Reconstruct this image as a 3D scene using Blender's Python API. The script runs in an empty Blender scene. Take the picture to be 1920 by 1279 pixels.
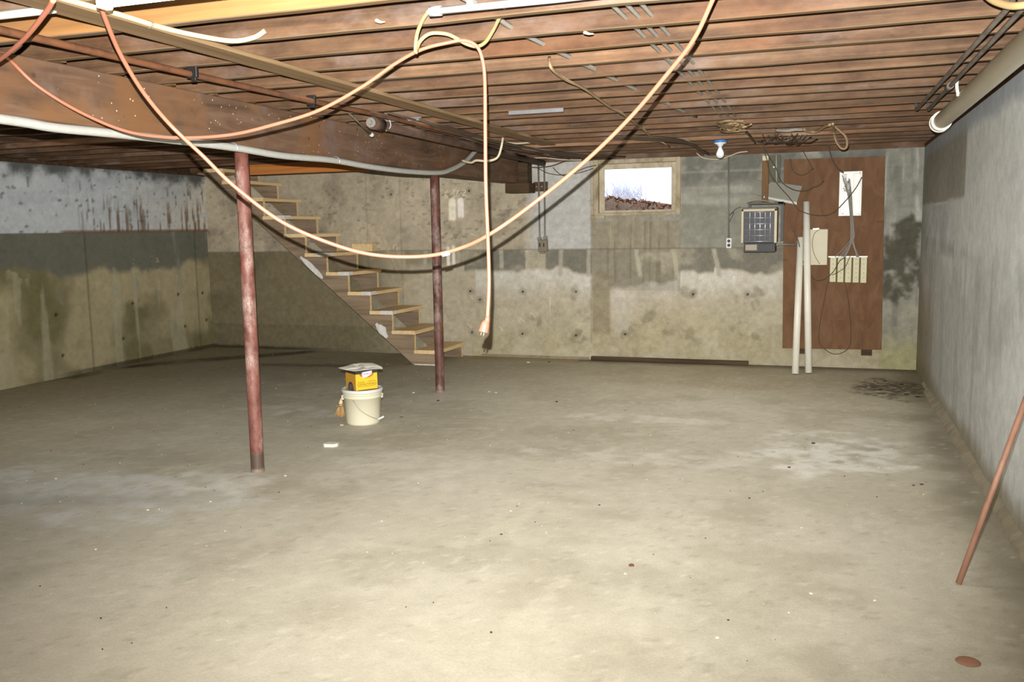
import bpy, bmesh, math, random
import numpy as np
from mathutils import Vector, Matrix

random.seed(7)
rng = np.random.default_rng(7)
S = bpy.context.scene
COL = S.collection

# ------------------------------------------------------------------ camera
IW, IH, FPX = 1920, 1279, 1697.0
YAW, PITCH, ROLL, HC = math.radians(19.18), math.radians(7.093), math.radians(-0.94), 1.6
fwd = np.array([-math.sin(YAW)*math.cos(PITCH), math.cos(YAW)*math.cos(PITCH), -math.sin(PITCH)])
rt0 = np.array([math.cos(YAW), math.sin(YAW), 0.0])
up0 = np.cross(rt0, fwd)
rgt = math.cos(ROLL)*rt0 + math.sin(ROLL)*up0
upv = -math.sin(ROLL)*rt0 + math.cos(ROLL)*up0
CAM = np.array([0.0, 0.0, HC])
cd = bpy.data.cameras.new('camera')
cam = bpy.data.objects.new('camera', cd)
COL.objects.link(cam)
cd.sensor_width = 36.0
cd.lens = FPX/IW*36.0
cd.clip_start = 0.05
cam.matrix_world = Matrix(((rgt[0], upv[0], -fwd[0], 0), (rgt[1], upv[1], -fwd[1], 0), (rgt[2], upv[2], -fwd[2], HC), (0, 0, 0, 1)))
S.camera = cam

# ------------------------------------------------------------------ sky, lights, exposure
S.view_settings.view_transform = 'Standard'
S.view_settings.look = 'None'
S.view_settings.gamma = 1.0
S.view_settings.use_curve_mapping = False
S.view_settings.exposure = 0.0
wd = bpy.data.worlds.new('overcast_sky')
S.world = wd
wd.use_nodes = True
bg = wd.node_tree.nodes['Background']
bg.inputs[0].default_value = (0.86, 0.93, 1.0, 1)
bg.inputs[1].default_value = 2.2

def lamp(name, kind, loc, energy, color=(1, 1, 1), **kw):
    l = bpy.data.lights.new(name, kind)
    l.energy = energy
    l.color = color
    for k, v in kw.items():
        setattr(l, k, v)
    o = bpy.data.objects.new(name, l)
    o.location = loc
    COL.objects.link(o)
    return o

def aim(o, target):
    d = Vector(target) - o.location
    o.rotation_euler = d.to_track_quat('-Z', 'Y').to_euler()

FLASH = CAM + rgt*(-0.022) + upv*0.105 + fwd*0.03
fl = lamp('flash_lamp', 'SPOT', FLASH, 3500, (1.0, 0.985, 0.965), spot_size=math.radians(98), spot_blend=1.0, shadow_soft_size=0.007)
aim(fl, (-3.4, 10.0, 3.3))
# added fill lamp behind the camera, then the downlight of the visible tube fixture
t1 = lamp('tube_and_fill_lamp', 'AREA', (-1.2, -0.6, 2.36), 14, (1.0, 0.97, 0.92), shape='RECTANGLE', size=1.2, size_y=0.12)
t2 = lamp('tube_and_fill_lamp', 'AREA', (-1.58, 2.40, 2.305), 27, (1.0, 0.97, 0.91), shape='RECTANGLE', size=1.2, size_y=0.12)
# added fill lights hidden up between the joists, brightening the far floor
for ly, le in ((4.84, 8), (6.40, 9), (7.65, 10), (8.90, 10), (9.72, 6)):
    lamp('bay_fill', 'AREA', (-1.3, ly, 2.64), le, (1.0, 0.96, 0.88), shape='RECTANGLE', size=3.4, size_y=0.08, spread=math.radians(110))

lamp('bay_fill', 'AREA', (-6.0, 6.45, 2.64), 5, (1.0, 0.96, 0.88), shape='RECTANGLE', size=2.6, size_y=0.08, spread=math.radians(110))  # more added fill, to lift the left floor
lamp('bay_fill', 'AREA', (-6.0, 4.89, 2.64), 5, (1.0, 0.96, 0.88), shape='RECTANGLE', size=2.6, size_y=0.08, spread=math.radians(110))

# ------------------------------------------------------------------ calibrated measuring helpers
def ray(x, y):
    return (x - IW/2)*rgt - (y - IH/2)*upv + FPX*fwd
def onz(x, y, z):
    d = ray(x, y); return CAM + d*(z - HC)/d[2]
def ony(x, y, Y):
    d = ray(x, y); return CAM + d*Y/d[1]
def onx(x, y, X):
    d = ray(x, y); return CAM + d*X/d[0]
def atd(x, y, dep):
    return CAM + ray(x, y)*dep/FPX

# ------------------------------------------------------------------ colour / noise
def lin(c):
    c = np.asarray(c, float)/255.0
    return np.where(c <= 0.04045, c/12.92, ((c + 0.055)/1.055)**2.4)
def L4(c):
    v = lin(c); return (float(v[0]), float(v[1]), float(v[2]), 1.0)

def vnoise(x, y, seed):
    xi = np.floor(x).astype(np.int64); yi = np.floor(y).astype(np.int64)
    fx = x - xi; fy = y - yi
    fx = fx*fx*(3 - 2*fx); fy = fy*fy*(3 - 2*fy)
    def h(a, b):
        n = (a*374761393 + b*668265263 + seed*1442695041) & 0xFFFFFFFF
        n = ((n ^ (n >> 13))*1274126177) & 0xFFFFFFFF
        return ((n ^ (n >> 16)) & 0xFFFF)/65535.0
    return (h(xi, yi)*(1 - fx) + h(xi + 1, yi)*fx)*(1 - fy) + (h(xi, yi + 1)*(1 - fx) + h(xi + 1, yi + 1)*fx)*fy
def fbm(x, y, seed=0, octv=4, gain=0.5):
    a, s, t = 1.0, 0.0, 0.0
    for i in range(octv):
        s = s + a*vnoise(x*2**i, y*2**i, seed + 17*i); t += a; a *= gain
    return s/t
def sm(a, b, t):
    u = np.clip((t - a)/(b - a), 0, 1); return u*u*(3 - 2*u)
def mixc(col, c, m):
    m = np.clip(m, 0, 1)[..., None]
    return col*(1 - m) + lin(c)*m

# ------------------------------------------------------------------ node materials
def newmat(name):
    m = bpy.data.materials.new(name); m.use_nodes = True
    nt = m.node_tree
    return m, nt, nt.nodes['Principled BSDF']
def N(nt, t, **kw):
    n = nt.nodes.new(t)
    for k, v in kw.items():
        setattr(n, k, v)
    return n
def coords(nt, scale=(1, 1, 1), src='Object', rand=0.0):
    tc = N(nt, 'ShaderNodeTexCoord'); mp = N(nt, 'ShaderNodeMapping')
    mp.inputs['Scale'].default_value = scale
    nt.links.new(tc.outputs[src], mp.inputs['Vector'])
    if rand:
        oi = N(nt, 'ShaderNodeObjectInfo'); ml = N(nt, 'ShaderNodeMath', operation='MULTIPLY')
        ml.inputs[1].default_value = rand
        nt.links.new(oi.outputs['Random'], ml.inputs[0])
        nt.links.new(ml.outputs[0], mp.inputs['Location'])
    return mp.outputs['Vector']
def noise(nt, vec, scale, detail=6, rough=0.6, dist=0.0):
    n = N(nt, 'ShaderNodeTexNoise')
    n.inputs['Scale'].default_value = scale; n.inputs['Detail'].default_value = detail
    n.inputs['Roughness'].default_value = rough; n.inputs['Distortion'].default_value = dist
    nt.links.new(vec, n.inputs['Vector']); return n.outputs['Fac']
def ramp(nt, fac, stops):
    r = N(nt, 'ShaderNodeValToRGB')
    e = r.color_ramp.elements
    while len(e) < len(stops):
        e.new(0.5)
    for i, (p, c) in enumerate(stops):
        e[i].position = p; e[i].color = c if len(c) == 4 else (*c, 1)
    nt.links.new(fac, r.inputs['Fac']); return r.outputs['Color']
def mix(nt, fac, a, b, bt='MIX'):
    m = N(nt, 'ShaderNodeMix', data_type='RGBA', blend_type=bt)
    for k, v in ((0, fac), (6, a), (7, b)):
        if isinstance(v, (int, float)):
            m.inputs[k].default_value = v
        elif isinstance(v, tuple):
            m.inputs[k].default_value = v
        else:
            nt.links.new(v, m.inputs[k])
    return m.outputs[2]
def bump(nt, bs, h, strength=0.3, dist=0.01):
    b = N(nt, 'ShaderNodeBump'); b.inputs['Strength'].default_value = strength; b.inputs['Distance'].default_value = dist
    nt.links.new(h, b.inputs['Height']); nt.links.new(b.outputs['Normal'], bs.inputs['Normal'])

def mat_plain(name, c, rough=0.55, metal=0.0, var=0.12, scale=8, spec=0.4):
    m, nt, bs = newmat(name)
    v = coords(nt)
    f = noise(nt, v, scale, 5, 0.65)
    c0 = tuple(x*(1 - var) for x in L4(c)[:3]); c1 = tuple(min(1, x*(1 + var)) for x in L4(c)[:3])
    nt.links.new(ramp(nt, f, [(0.3, c0), (0.7, c1)]), bs.inputs['Base Color'])
    bs.inputs['Roughness'].default_value = rough; bs.inputs['Metallic'].default_value = metal
    bs.inputs['Specular IOR Level'].default_value = spec
    return m

def mat_concrete(name, rough=0.88, fine=0.16, wet=False):
    m, nt, bs = newmat(name)
    at = N(nt, 'ShaderNodeVertexColor', layer_name='Col')
    v = coords(nt)
    f1 = noise(nt, v, 9, 8, 0.7); f2 = noise(nt, v, 70, 4, 0.7); f3 = noise(nt, v, 260, 2, 0.6)
    a = ramp(nt, f1, [(0.25, (1 - fine,)*3), (0.75, (1 + fine*0.6,)*3)])
    b = ramp(nt, f2, [(0.3, (0.90, 0.895, 0.885)), (0.6, (1.03, 1.03, 1.03)), (0.78, (1.2, 1.2, 1.18))])
    c = ramp(nt, f3, [(0.3, (0.84, 0.835, 0.82)), (0.42, (0.99, 0.99, 0.99)), (0.7, (1.08, 1.08, 1.08))])
    col = mix(nt, 1.0, at.outputs['Color'], a, 'MULTIPLY')
    col = mix(nt, 1.0, col, b, 'MULTIPLY')
    col = mix(nt, 1.0, col, c, 'MULTIPLY')
    nt.links.new(col, bs.inputs['Base Color'])
    bs.inputs['Specular IOR Level'].default_value = 0.25
    bs.inputs['Roughness'].default_value = rough
    if wet:
        w = N(nt, 'ShaderNodeVertexColor', layer_name='Wet')
        mr = N(nt, 'ShaderNodeMapRange')
        mr.inputs['To Min'].default_value = rough; mr.inputs['To Max'].default_value = 0.18
        nt.links.new(w.outputs['Color'], mr.inputs['Value']); nt.links.new(mr.outputs[0], bs.inputs['Roughness'])
    ad = N(nt, 'ShaderNodeMath', operation='ADD'); nt.links.new(f1, ad.inputs[0]); nt.links.new(f2, ad.inputs[1])
    bump(nt, bs, ad.outputs[0], 0.25, 0.006)
    return m

def mat_wood(name, dark, mid, light, stretch=(0.35, 9, 9), rough=0.75, rand=40.0, val=0.22, grey=None, specks=0.0, bumps=0.25, hue_alt=None, patch=False):
    m, nt, bs = newmat(name)
    v = coords(nt, stretch, 'Object', rand)
    f = noise(nt, v, 2.2, 8, 0.62, 0.8)
    col = ramp(nt, f, [(0.25, L4(dark)), (0.5, L4(mid)), (0.75, L4(light))])
    v2 = coords(nt, (1, 2.2, 2.2), 'Object', rand*1.7)
    f2 = noise(nt, v2, 1.9, 5, 0.6)
    if grey is not None:
        col = mix(nt, ramp(nt, f2, [(0.52, (0, 0, 0)), (0.72, (0.75,)*3)]), col, L4(grey))
    if hue_alt is not None:
        v4 = coords(nt, (0.7, 1.5, 1.5), 'Object', rand*0.61)
        f4 = noise(nt, v4, 1.6, 4, 0.55)
        col = mix(nt, ramp(nt, f4, [(0.5, (0, 0, 0)), (0.68, (0.8,)*3)]), col, L4(hue_alt))
    if patch:
        v6 = coords(nt, (1.3, 3, 3), 'Object', rand*1.3)
        f6 = noise(nt, v6, 2.6, 6, 0.7)
        col = mix(nt, 1.0, col, ramp(nt, f6, [(0.32, (0.62, 0.60, 0.60)), (0.5, (1, 1, 1)), (0.68, (1.35, 1.33, 1.3))]), 'MULTIPLY')
    oi = N(nt, 'ShaderNodeObjectInfo')
    mr = N(nt, 'ShaderNodeMapRange'); mr.inputs['To Min'].default_value = 1 - val; mr.inputs['To Max'].default_value = 1 + val
    nt.links.new(oi.outputs['Random'], mr.inputs['Value'])
    cc = N(nt, 'ShaderNodeCombineColor')
    for k in range(3):
        nt.links.new(mr.outputs[0], cc.inputs[k])
    col = mix(nt, 1.0, col, cc.outputs[0], 'MULTIPLY')
    # knots
    v3 = coords(nt, (1.1, 5, 5), 'Object', rand*0.9)
    vo = N(nt, 'ShaderNodeTexVoronoi'); vo.inputs['Scale'].default_value = 1.3; nt.links.new(v3, vo.inputs['Vector'])
    col = mix(nt, ramp(nt, vo.outputs['Distance'], [(0.05, (0.65,)*3), (0.12, (0, 0, 0))]), col, L4(dark))
    if specks:
        v5 = coords(nt, (1, 1, 1), 'Object', rand)
        vs = N(nt, 'ShaderNodeTexVoronoi'); vs.inputs['Scale'].default_value = 24; nt.links.new(v5, vs.inputs['Vector'])
        n5 = noise(nt, v5, 1.7, 3)
        a = ramp(nt, vs.outputs['Distance'], [(0.065, (1,)*3), (0.105, (0, 0, 0))])
        b = ramp(nt, n5, [(0.48, (0, 0, 0)), (0.64, (specks,)*3)])
        col = mix(nt, mix(nt, 1.0, a, b, 'MULTIPLY'), col, L4((225, 205, 170)))
    nt.links.new(col, bs.inputs['Base Color'])
    bs.inputs['Roughness'].default_value = rough; bs.inputs['Specular IOR Level'].default_value = 0.25
    bump(nt, bs, f, bumps, 0.004)
    return m

def mat_flaky(name, base, dark, dust, amount=0.5, zband=None, rough=0.6, metal=0.0, sc=7):
    m, nt, bs = newmat(name)
    v = coords(nt, (1, 1, 0.55))
    f = noise(nt, v, sc, 8, 0.72); g = noise(nt, v, sc*9, 4, 0.7); h = noise(nt, v, sc*0.35, 5, 0.6)
    col = ramp(nt, f, [(0.35, L4(dark)), (0.55, L4(base))])
    k = mix(nt, 1.0, ramp(nt, h, [(0.5, (0, 0, 0)), (0.62, (1, 1, 1))]), ramp(nt, g, [(0.36, (0.15,)*3), (0.62, (amount,)*3)]), 'MULTIPLY')
    col = mix(nt, k, col, L4(dust))
    if zband:
        tc = N(nt, 'ShaderNodeTexCoord'); sp = N(nt, 'ShaderNodeSeparateXYZ'); nt.links.new(tc.outputs['Object'], sp.inputs[0])
        ad = N(nt, 'ShaderNodeMath', operation='ADD'); mu = N(nt, 'ShaderNodeMath', operation='MULTIPLY'); mu.inputs[1].default_value = 0.06
        nt.links.new(g, mu.inputs[0]); nt.links.new(sp.outputs[2], ad.inputs[0]); nt.links.new(mu.outputs[0], ad.inputs[1])
        col = mix(nt, ramp(nt, ad.outputs[0], [(zband, (1, 1, 1)), (zband + 0.025, (0, 0, 0))]), col, L4((82, 66, 56)))
        col = mix(nt, ramp(nt, ad.outputs[0], [(0.035, (0.6,)*3), (0.06, (0, 0, 0))]), col, L4((190, 170, 155)))
    nt.links.new(col, bs.inputs['Base Color'])
    bs.inputs['Roughness'].default_value = rough; bs.inputs['Metallic'].default_value = metal
    bump(nt, bs, f, 0.35, 0.004)
    return m

def mat_emit(name, c, strength):
    m, nt, bs = newmat(name)
    bs.inputs['Base Color'].default_value = (0.8, 0.8, 0.8, 1)
    bs.inputs['Emission Color'].default_value = c; bs.inputs['Emission Strength'].default_value = strength
    return m

M = {}
M['wall_back'] = mat_concrete('concrete_wall_back')
M['floor'] = mat_concrete('concrete_floor', 0.8, 0.10, True)
M['joist'] = mat_wood('joist_wood', (56, 40, 28), (92, 68, 48), (118, 93, 70), (0.3, 8, 8), grey=(124, 108, 98), hue_alt=(94, 62, 40), val=0.24, patch=True)
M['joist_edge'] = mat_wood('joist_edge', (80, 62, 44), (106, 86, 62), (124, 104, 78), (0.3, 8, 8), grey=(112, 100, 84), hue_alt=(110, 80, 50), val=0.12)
M['deck'] = mat_wood('deck_wood', (70, 50, 38), (100, 74, 56), (126, 96, 74), (8, 0.4, 8))
M['beam'] = mat_wood('beam_wood', (66, 50, 38), (104, 80, 62), (126, 102, 82), (4, 0.5, 4), specks=2.5, val=0.03, grey=(120, 102, 94), hue_alt=(122, 86, 54), rand=3)
M['plank'] = mat_wood('plank_wood', (98, 78, 52), (130, 106, 76), (152, 126, 92), (9, 0.3, 9), val=0.05, rand=3, specks=0.5)
M['orange_wood'] = mat_wood('fresh_wood', (160, 96, 44), (196, 124, 62), (214, 146, 80), (0.3, 9, 9), val=0.03, rand=3)
M['stringer'] = mat_wood('stringer_wood', (104, 86, 68), (144, 124, 100), (168, 148, 122), (0.5, 6, 6), val=0.1, grey=(128, 116, 102), rand=5)
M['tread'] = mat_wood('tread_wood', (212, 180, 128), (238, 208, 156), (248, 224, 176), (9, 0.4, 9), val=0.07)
M['dark_wood'] = mat_wood('dark_wood', (50, 38, 26), (78, 60, 42), (100, 80, 56), (0.5, 9, 9), val=0.1)
M['ply'] = mat_wood('plywood_brown', (94, 66, 44), (116, 84, 58), (130, 98, 70), (4, 4, 1.6), val=0.02, rand=2, bumps=0.1)
M['post_red'] = mat_flaky('red_oxide_paint', (124, 78, 66), (92, 52, 42), (192, 170, 158), 0.8, 0.15, sc=16)
M['post_brown'] = mat_flaky('brown_rust_paint', (104, 66, 54), (66, 40, 33), (180, 160, 150), 0.8, 0.05, sc=16)
M['rust'] = mat_flaky('rusty_iron', (104, 64, 36), (72, 44, 28), (110, 86, 68), 0.3, None, 0.75)
M['rust_dark'] = mat_flaky('dark_rust', (72, 50, 36), (50, 36, 28), (92, 74, 60), 0.3, None, 0.75)
M['rod'] = mat_flaky('rusty_rod', (148, 108, 86), (124, 88, 68), (168, 136, 114), 0.3, None, 0.6)
M['dark_pipe'] = mat_flaky('dark_iron', (104, 96, 86), (72, 62, 54), (120, 112, 100), 0.3, None, 0.6)
M['pvc'] = mat_plain('white_pvc', (236, 232, 216), 0.4, var=0.05, scale=5)
M['pvc_grey'] = mat_plain('aged_pvc', (238, 233, 218), 0.45, var=0.06, scale=5)
M['pvc_rim'] = mat_plain('pvc_rim', (222, 216, 200), 0.4, var=0.04)
M['conduit'] = mat_plain('grey_flex_conduit', (176, 176, 168), 0.6, var=0.08, scale=20)
M['conduit_dark'] = mat_plain('galvanised_conduit', (140, 136, 126), 0.5, 0.3, var=0.12, scale=20)
M['emt'] = mat_plain('pale_metal_tube', (168, 168, 162), 0.4, 0.2, var=0.05)
M['cord_orange'] = mat_plain('orange_cord', (176, 110, 86), 0.45, var=0.05, scale=3)
M['cord_cream'] = mat_plain('cream_cord', (172, 146, 102), 0.5, var=0.05, scale=3)
M['cable_cream'] = mat_plain('cream_cable', (196, 178, 140), 0.5, var=0.05)
M['cable_tan'] = mat_plain('tan_cable', (150, 126, 92), 0.6, var=0.12)
M['cable_grey'] = mat_plain('grey_cable', (146, 140, 130), 0.6, var=0.1)
M['cable_dark'] = mat_plain('dark_cable', (78, 64, 50), 0.6, var=0.15)
M['cable_white'] = mat_plain('off_white_cable', (196, 184, 160), 0.6, var=0.08)
M['white'] = mat_plain('white_plastic', (214, 212, 196), 0.45, var=0.03)
M['bucket'] = mat_plain('bucket_plastic', (214, 208, 182), 0.4, var=0.03, scale=3)
M['lid'] = mat_plain('lid_plastic', (206, 206, 198), 0.4, var=0.03, scale=3)
M['wire_metal'] = mat_plain('wire_metal', (150, 140, 120), 0.4, 0.6)
M['black'] = mat_plain('black_plastic', (30, 28, 26), 0.5)
M['charcoal'] = mat_plain('charcoal_metal', (52, 50, 46), 0.5, var=0.2)
M['yellow'] = mat_plain('yellow_card', (232, 186, 44), 0.6, var=0.04)
M['yellow_side'] = mat_plain('ochre_card', (196, 146, 50), 0.6, var=0.08)
M['print_dark'] = mat_plain('print_dark', (74, 58, 34), 0.7)
M['print_navy'] = mat_plain('print_navy', (62, 60, 82), 0.7)
M['print_red'] = mat_plain('print_red', (214, 100, 60), 0.7)
M['print_white'] = mat_plain('print_white', (230, 228, 226), 0.7)
M['sheet'] = mat_plain('thin_white_sheet', (224, 219, 202), 0.6, var=0.08, scale=12)
M['straw'] = mat_wood('broom_straw', (140, 104, 60), (186, 146, 92), (212, 176, 122), (40, 40, 2), rand=1, val=0.02)
M['birch'] = mat_plain('pale_wood', (224, 200, 152), 0.6)
M['heater_frame'] = mat_plain('cream_enamel', (186, 176, 144), 0.45, var=0.05)
M['heater_body'] = mat_plain('grey_brown_enamel', (92, 86, 70), 0.5, var=0.1)
M['chrome'] = mat_plain('bright_wire', (196, 198, 200), 0.25, 0.7)
M['heater_back'] = mat_plain('heater_dark', (30, 30, 36), 0.45, 0.2, var=0.5, scale=18)
M['galv'] = mat_plain('galvanised_sheet', (176, 174, 158), 0.5, 0.1, var=0.08)
M['panel_white'] = mat_plain('panel_white', (206, 204, 196), 0.4, 0.1, var=0.06)
M['cream'] = mat_plain('cream_plastic', (206, 198, 158), 0.5, var=0.06)
M['cream_box'] = mat_plain('cream_box', (204, 196, 166), 0.5, var=0.03)
M['frame_paint'] = mat_flaky('old_window_paint', (200, 188, 160), (164, 148, 120), (216, 208, 186), 0.4, None, 0.7)
M['frame_dirty'] = mat_flaky('stained_casing', (182, 168, 140), (136, 120, 92), (204, 194, 170), 0.4, None, 0.8)
M['blue'] = mat_plain('blue_plastic', (70, 120, 186), 0.4)
M['bulb'] = mat_plain('frosted_bulb', (226, 228, 230), 0.25, var=0.02)
M['tape'] = mat_plain('white_tape', (236, 236, 232), 0.5)
M['grey_plate'] = mat_plain('grey_plate', (96, 86, 64), 0.7)
M['orange_joist'] = mat_wood('orange_joist', (120, 84, 48), (150, 108, 64), (168, 124, 78), (0.3, 8, 8), val=0.02, hue_alt=(140, 110, 80))
M['chalk'] = mat_plain('chalk', (240, 230, 208), 0.9)
M['metal_box'] = mat_plain('grey_box', (136, 126, 108), 0.5, 0.2, var=0.1)
M['tube_glow'] = mat_emit('tube_glow', (1.0, 0.95, 0.85, 1), 30)
M['fixture'] = mat_plain('fixture_enamel', (214, 206, 176), 0.4, var=0.04)
M['paint_white'] = mat_flaky('white_paint_daub', (232, 230, 224), (204, 198, 186), (240, 238, 232), 0.5, None, 0.8, sc=20)
M['specks'] = mat_plain('pale_chips', (218, 206, 176), 0.8)
M['specks_dark'] = mat_plain('dark_chips', (52, 42, 32), 0.8)
M['leaf'] = mat_plain('red_brown_leaf', (110, 72, 50), 0.8, var=0.3, scale=3)
M['clay'] = mat_plain('clay_lump', (150, 108, 84), 0.85, var=0.15)
M['bank'] = mat_plain('leaf_litter', (92, 70, 50), 0.9, var=0.4, scale=9)
M['twig'] = mat_plain('hazed_twig', (226, 228, 244), 0.8)  # pale blue tint carries the outdoor haze and overexposure
def glass():
    m, nt, bs = newmat('window_glass')
    nt.nodes.remove(bs)
    t = N(nt, 'ShaderNodeBsdfTransparent'); g = N(nt, 'ShaderNodeBsdfGlossy'); g.inputs['Roughness'].default_value = 0.05
    f = N(nt, 'ShaderNodeFresnel'); f.inputs['IOR'].default_value = 1.45
    mx = N(nt, 'ShaderNodeMixShader'); nt.links.new(f.outputs[0], mx.inputs[0]); nt.links.new(t.outputs[0], mx.inputs[1]); nt.links.new(g.outputs[0], mx.inputs[2])
    nt.links.new(mx.outputs[0], nt.nodes['Material Output'].inputs['Surface'])
    return m
M['glass'] = glass()

# ------------------------------------------------------------------ mesh helpers
class MB:
    def __init__(s):
        s.v, s.f, s.sm = [], [], []
    def add(s, vs, fs, smooth=False):
        o = len(s.v)
        s.v += [tuple(float(c) for c in p) for p in vs]
        s.f += [[i + o for i in f] for f in fs]
        s.sm += [smooth]*len(fs)
    def box(s, x0, x1, y0, y1, z0, z1, b=0.0):
        if b <= 0 or min(x1-x0, y1-y0, z1-z0) < 2.2*b:
            v = [(x, y, z) for z in (z0, z1) for y in (y0, y1) for x in (x0, x1)]
            s.add(v, [(0, 2, 3, 1), (4, 5, 7, 6), (0, 1, 5, 4), (2, 6, 7, 3), (0, 4, 6, 2), (1, 3, 7, 5)])
            return
        bm = bmesh.new(); bmesh.ops.create_cube(bm, size=1)
        for q in bm.verts:
            q.co = Vector(((x0+x1)/2 + q.co.x*(x1-x0), (y0+y1)/2 + q.co.y*(y1-y0), (z0+z1)/2 + q.co.z*(z1-z0)))
        bmesh.ops.bevel(bm, geom=bm.edges[:], offset=b, segments=1, affect='EDGES')
        bm.verts.index_update()
        s.add([q.co[:] for q in bm.verts], [[q.index for q in f.verts] for f in bm.faces]); bm.free()
    def quadbox(s, p, t):
        """a slab on four corner points p (3D, in order) with thickness vector t"""
        p = [np.array(q, float) for q in p]; t = np.array(t, float)
        v = p + [q + t for q in p]
        s.add(v, [(0, 1, 2, 3), (7, 6, 5, 4)] + [(i, i+4, (i+1) % 4+4, (i+1) % 4) for i in range(4)])
    def prism(s, poly, axis, a, b):
        n = len(poly)
        def P(q, d):
            return (q[0], d, q[1]) if axis == 'y' else ((d, q[0], q[1]) if axis == 'x' else (q[0], q[1], d))
        s.add([P(q, a) for q in poly] + [P(q, b) for q in poly],
              [list(range(n))[::-1], [i+n for i in range(n)]] + [(i, (i+1) % n, (i+1) % n+n, i+n) for i in range(n)])
    def tube(s, pts, r, seg=8, spline=True, sub=5, cap=True):
        pts = [np.array(p, float) for p in pts]
        rr = [r]*len(pts) if np.isscalar(r) else list(r)
        if spline and len(pts) > 2:
            q, qr = [], []
            for i in range(len(pts)-1):
                p0 = pts[i-1] if i else 2*pts[0]-pts[1]; p1, p2 = pts[i], pts[i+1]
                p3 = pts[i+2] if i+2 < len(pts) else 2*pts[-1]-pts[-2]
                for k in range(sub):
                    t = k/sub
                    q.append(0.5*((2*p1)+(-p0+p2)*t+(2*p0-5*p1+4*p2-p3)*t*t+(-p0+3*p1-3*p2+p3)*t**3)); qr.append(rr[i]*(1-t)+rr[i+1]*t)
            q.append(pts[-1]); qr.append(rr[-1]); pts, rr = q, qr
        n = len(pts); T = []
        for i in range(n):
            d = pts[min(i+1, n-1)]-pts[max(i-1, 0)]; T.append(d/(np.linalg.norm(d)+1e-12))
        a = np.array([0, 0, 1.0]) if abs(T[0][2]) < 0.9 else np.array([1.0, 0, 0])
        u = np.cross(T[0], a); u /= np.linalg.norm(u); vs = []
        for i in range(n):
            u = u - T[i]*(u@T[i]); u /= (np.linalg.norm(u)+1e-12); w = np.cross(T[i], u)
            for k in range(seg):
                g = 2*math.pi*k/seg; vs.append(pts[i]+rr[i]*(math.cos(g)*u+math.sin(g)*w))
        fs = [(i*seg+k, i*seg+(k+1) % seg, (i+1)*seg+(k+1) % seg, (i+1)*seg+k) for i in range(n-1) for k in range(seg)]
        s.add(vs, fs, True)
        if cap:
            s.f += [[len(s.v)-n*seg+k for k in range(seg)][::-1], [len(s.v)-seg+k for k in range(seg)]]; s.sm += [False, False]
    def lathe(s, prof, c=(0, 0, 0), seg=24, smooth=True):
        c = np.array(c, float); n = len(prof); vs = []
        for r, z in prof:
            for k in range(seg):
                g = 2*math.pi*k/seg; vs.append(c+np.array([r*math.cos(g), r*math.sin(g), z]))
        s.add(vs, [(i*seg+k, i*seg+(k+1) % seg, (i+1)*seg+(k+1) % seg, (i+1)*seg+k) for i in range(n-1) for k in range(seg)], smooth)
        b = len(s.v)-n*seg
        s.f += [[b+k for k in range(seg)][::-1], [b+(n-1)*seg+k for k in range(seg)]]; s.sm += [False, False]
    def rot(s, m, c=(0, 0, 0)):
        c = Vector(c); s.v = [tuple(m @ (Vector(p)-c)+c) for p in s.v]; return s
    def build(s, name, mat, parent=None, loc=(0, 0, 0)):
        me = bpy.data.meshes.new(name)
        me.from_pydata(s.v, [], s.f); me.update()
        me.polygons.foreach_set('use_smooth', s.sm)
        me.materials.append(M[mat] if isinstance(mat, str) else mat)
        o = bpy.data.objects.new(name, me); COL.objects.link(o)
        if loc != (0, 0, 0):
            me.transform(Matrix.Translation(-Vector(loc))); o.location = loc
        if parent is not None:
            o.parent = parent
            o.matrix_parent_inverse = Matrix.Translation(-parent.location)
        return o

def tag(o, label=None, cat=None, group=None, kind=None):
    for k, v in (('label', label), ('category', cat), ('group', group), ('kind', kind)):
        if v:
            o[k] = v
    return o
def thing(name, loc, label, cat, group=None):
    o = bpy.data.objects.new(name, None); o.location = loc; o.empty_display_size = 0.1; COL.objects.link(o)
    return tag(o, label, cat, group)
def tube_thing(name, pts, r, mat, label, cat, group=None, seg=8, spline=True, sub=5):
    b = MB(); b.tube(pts, r, seg, spline, sub)
    return tag(b.build(name, mat), label, cat, group)

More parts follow.
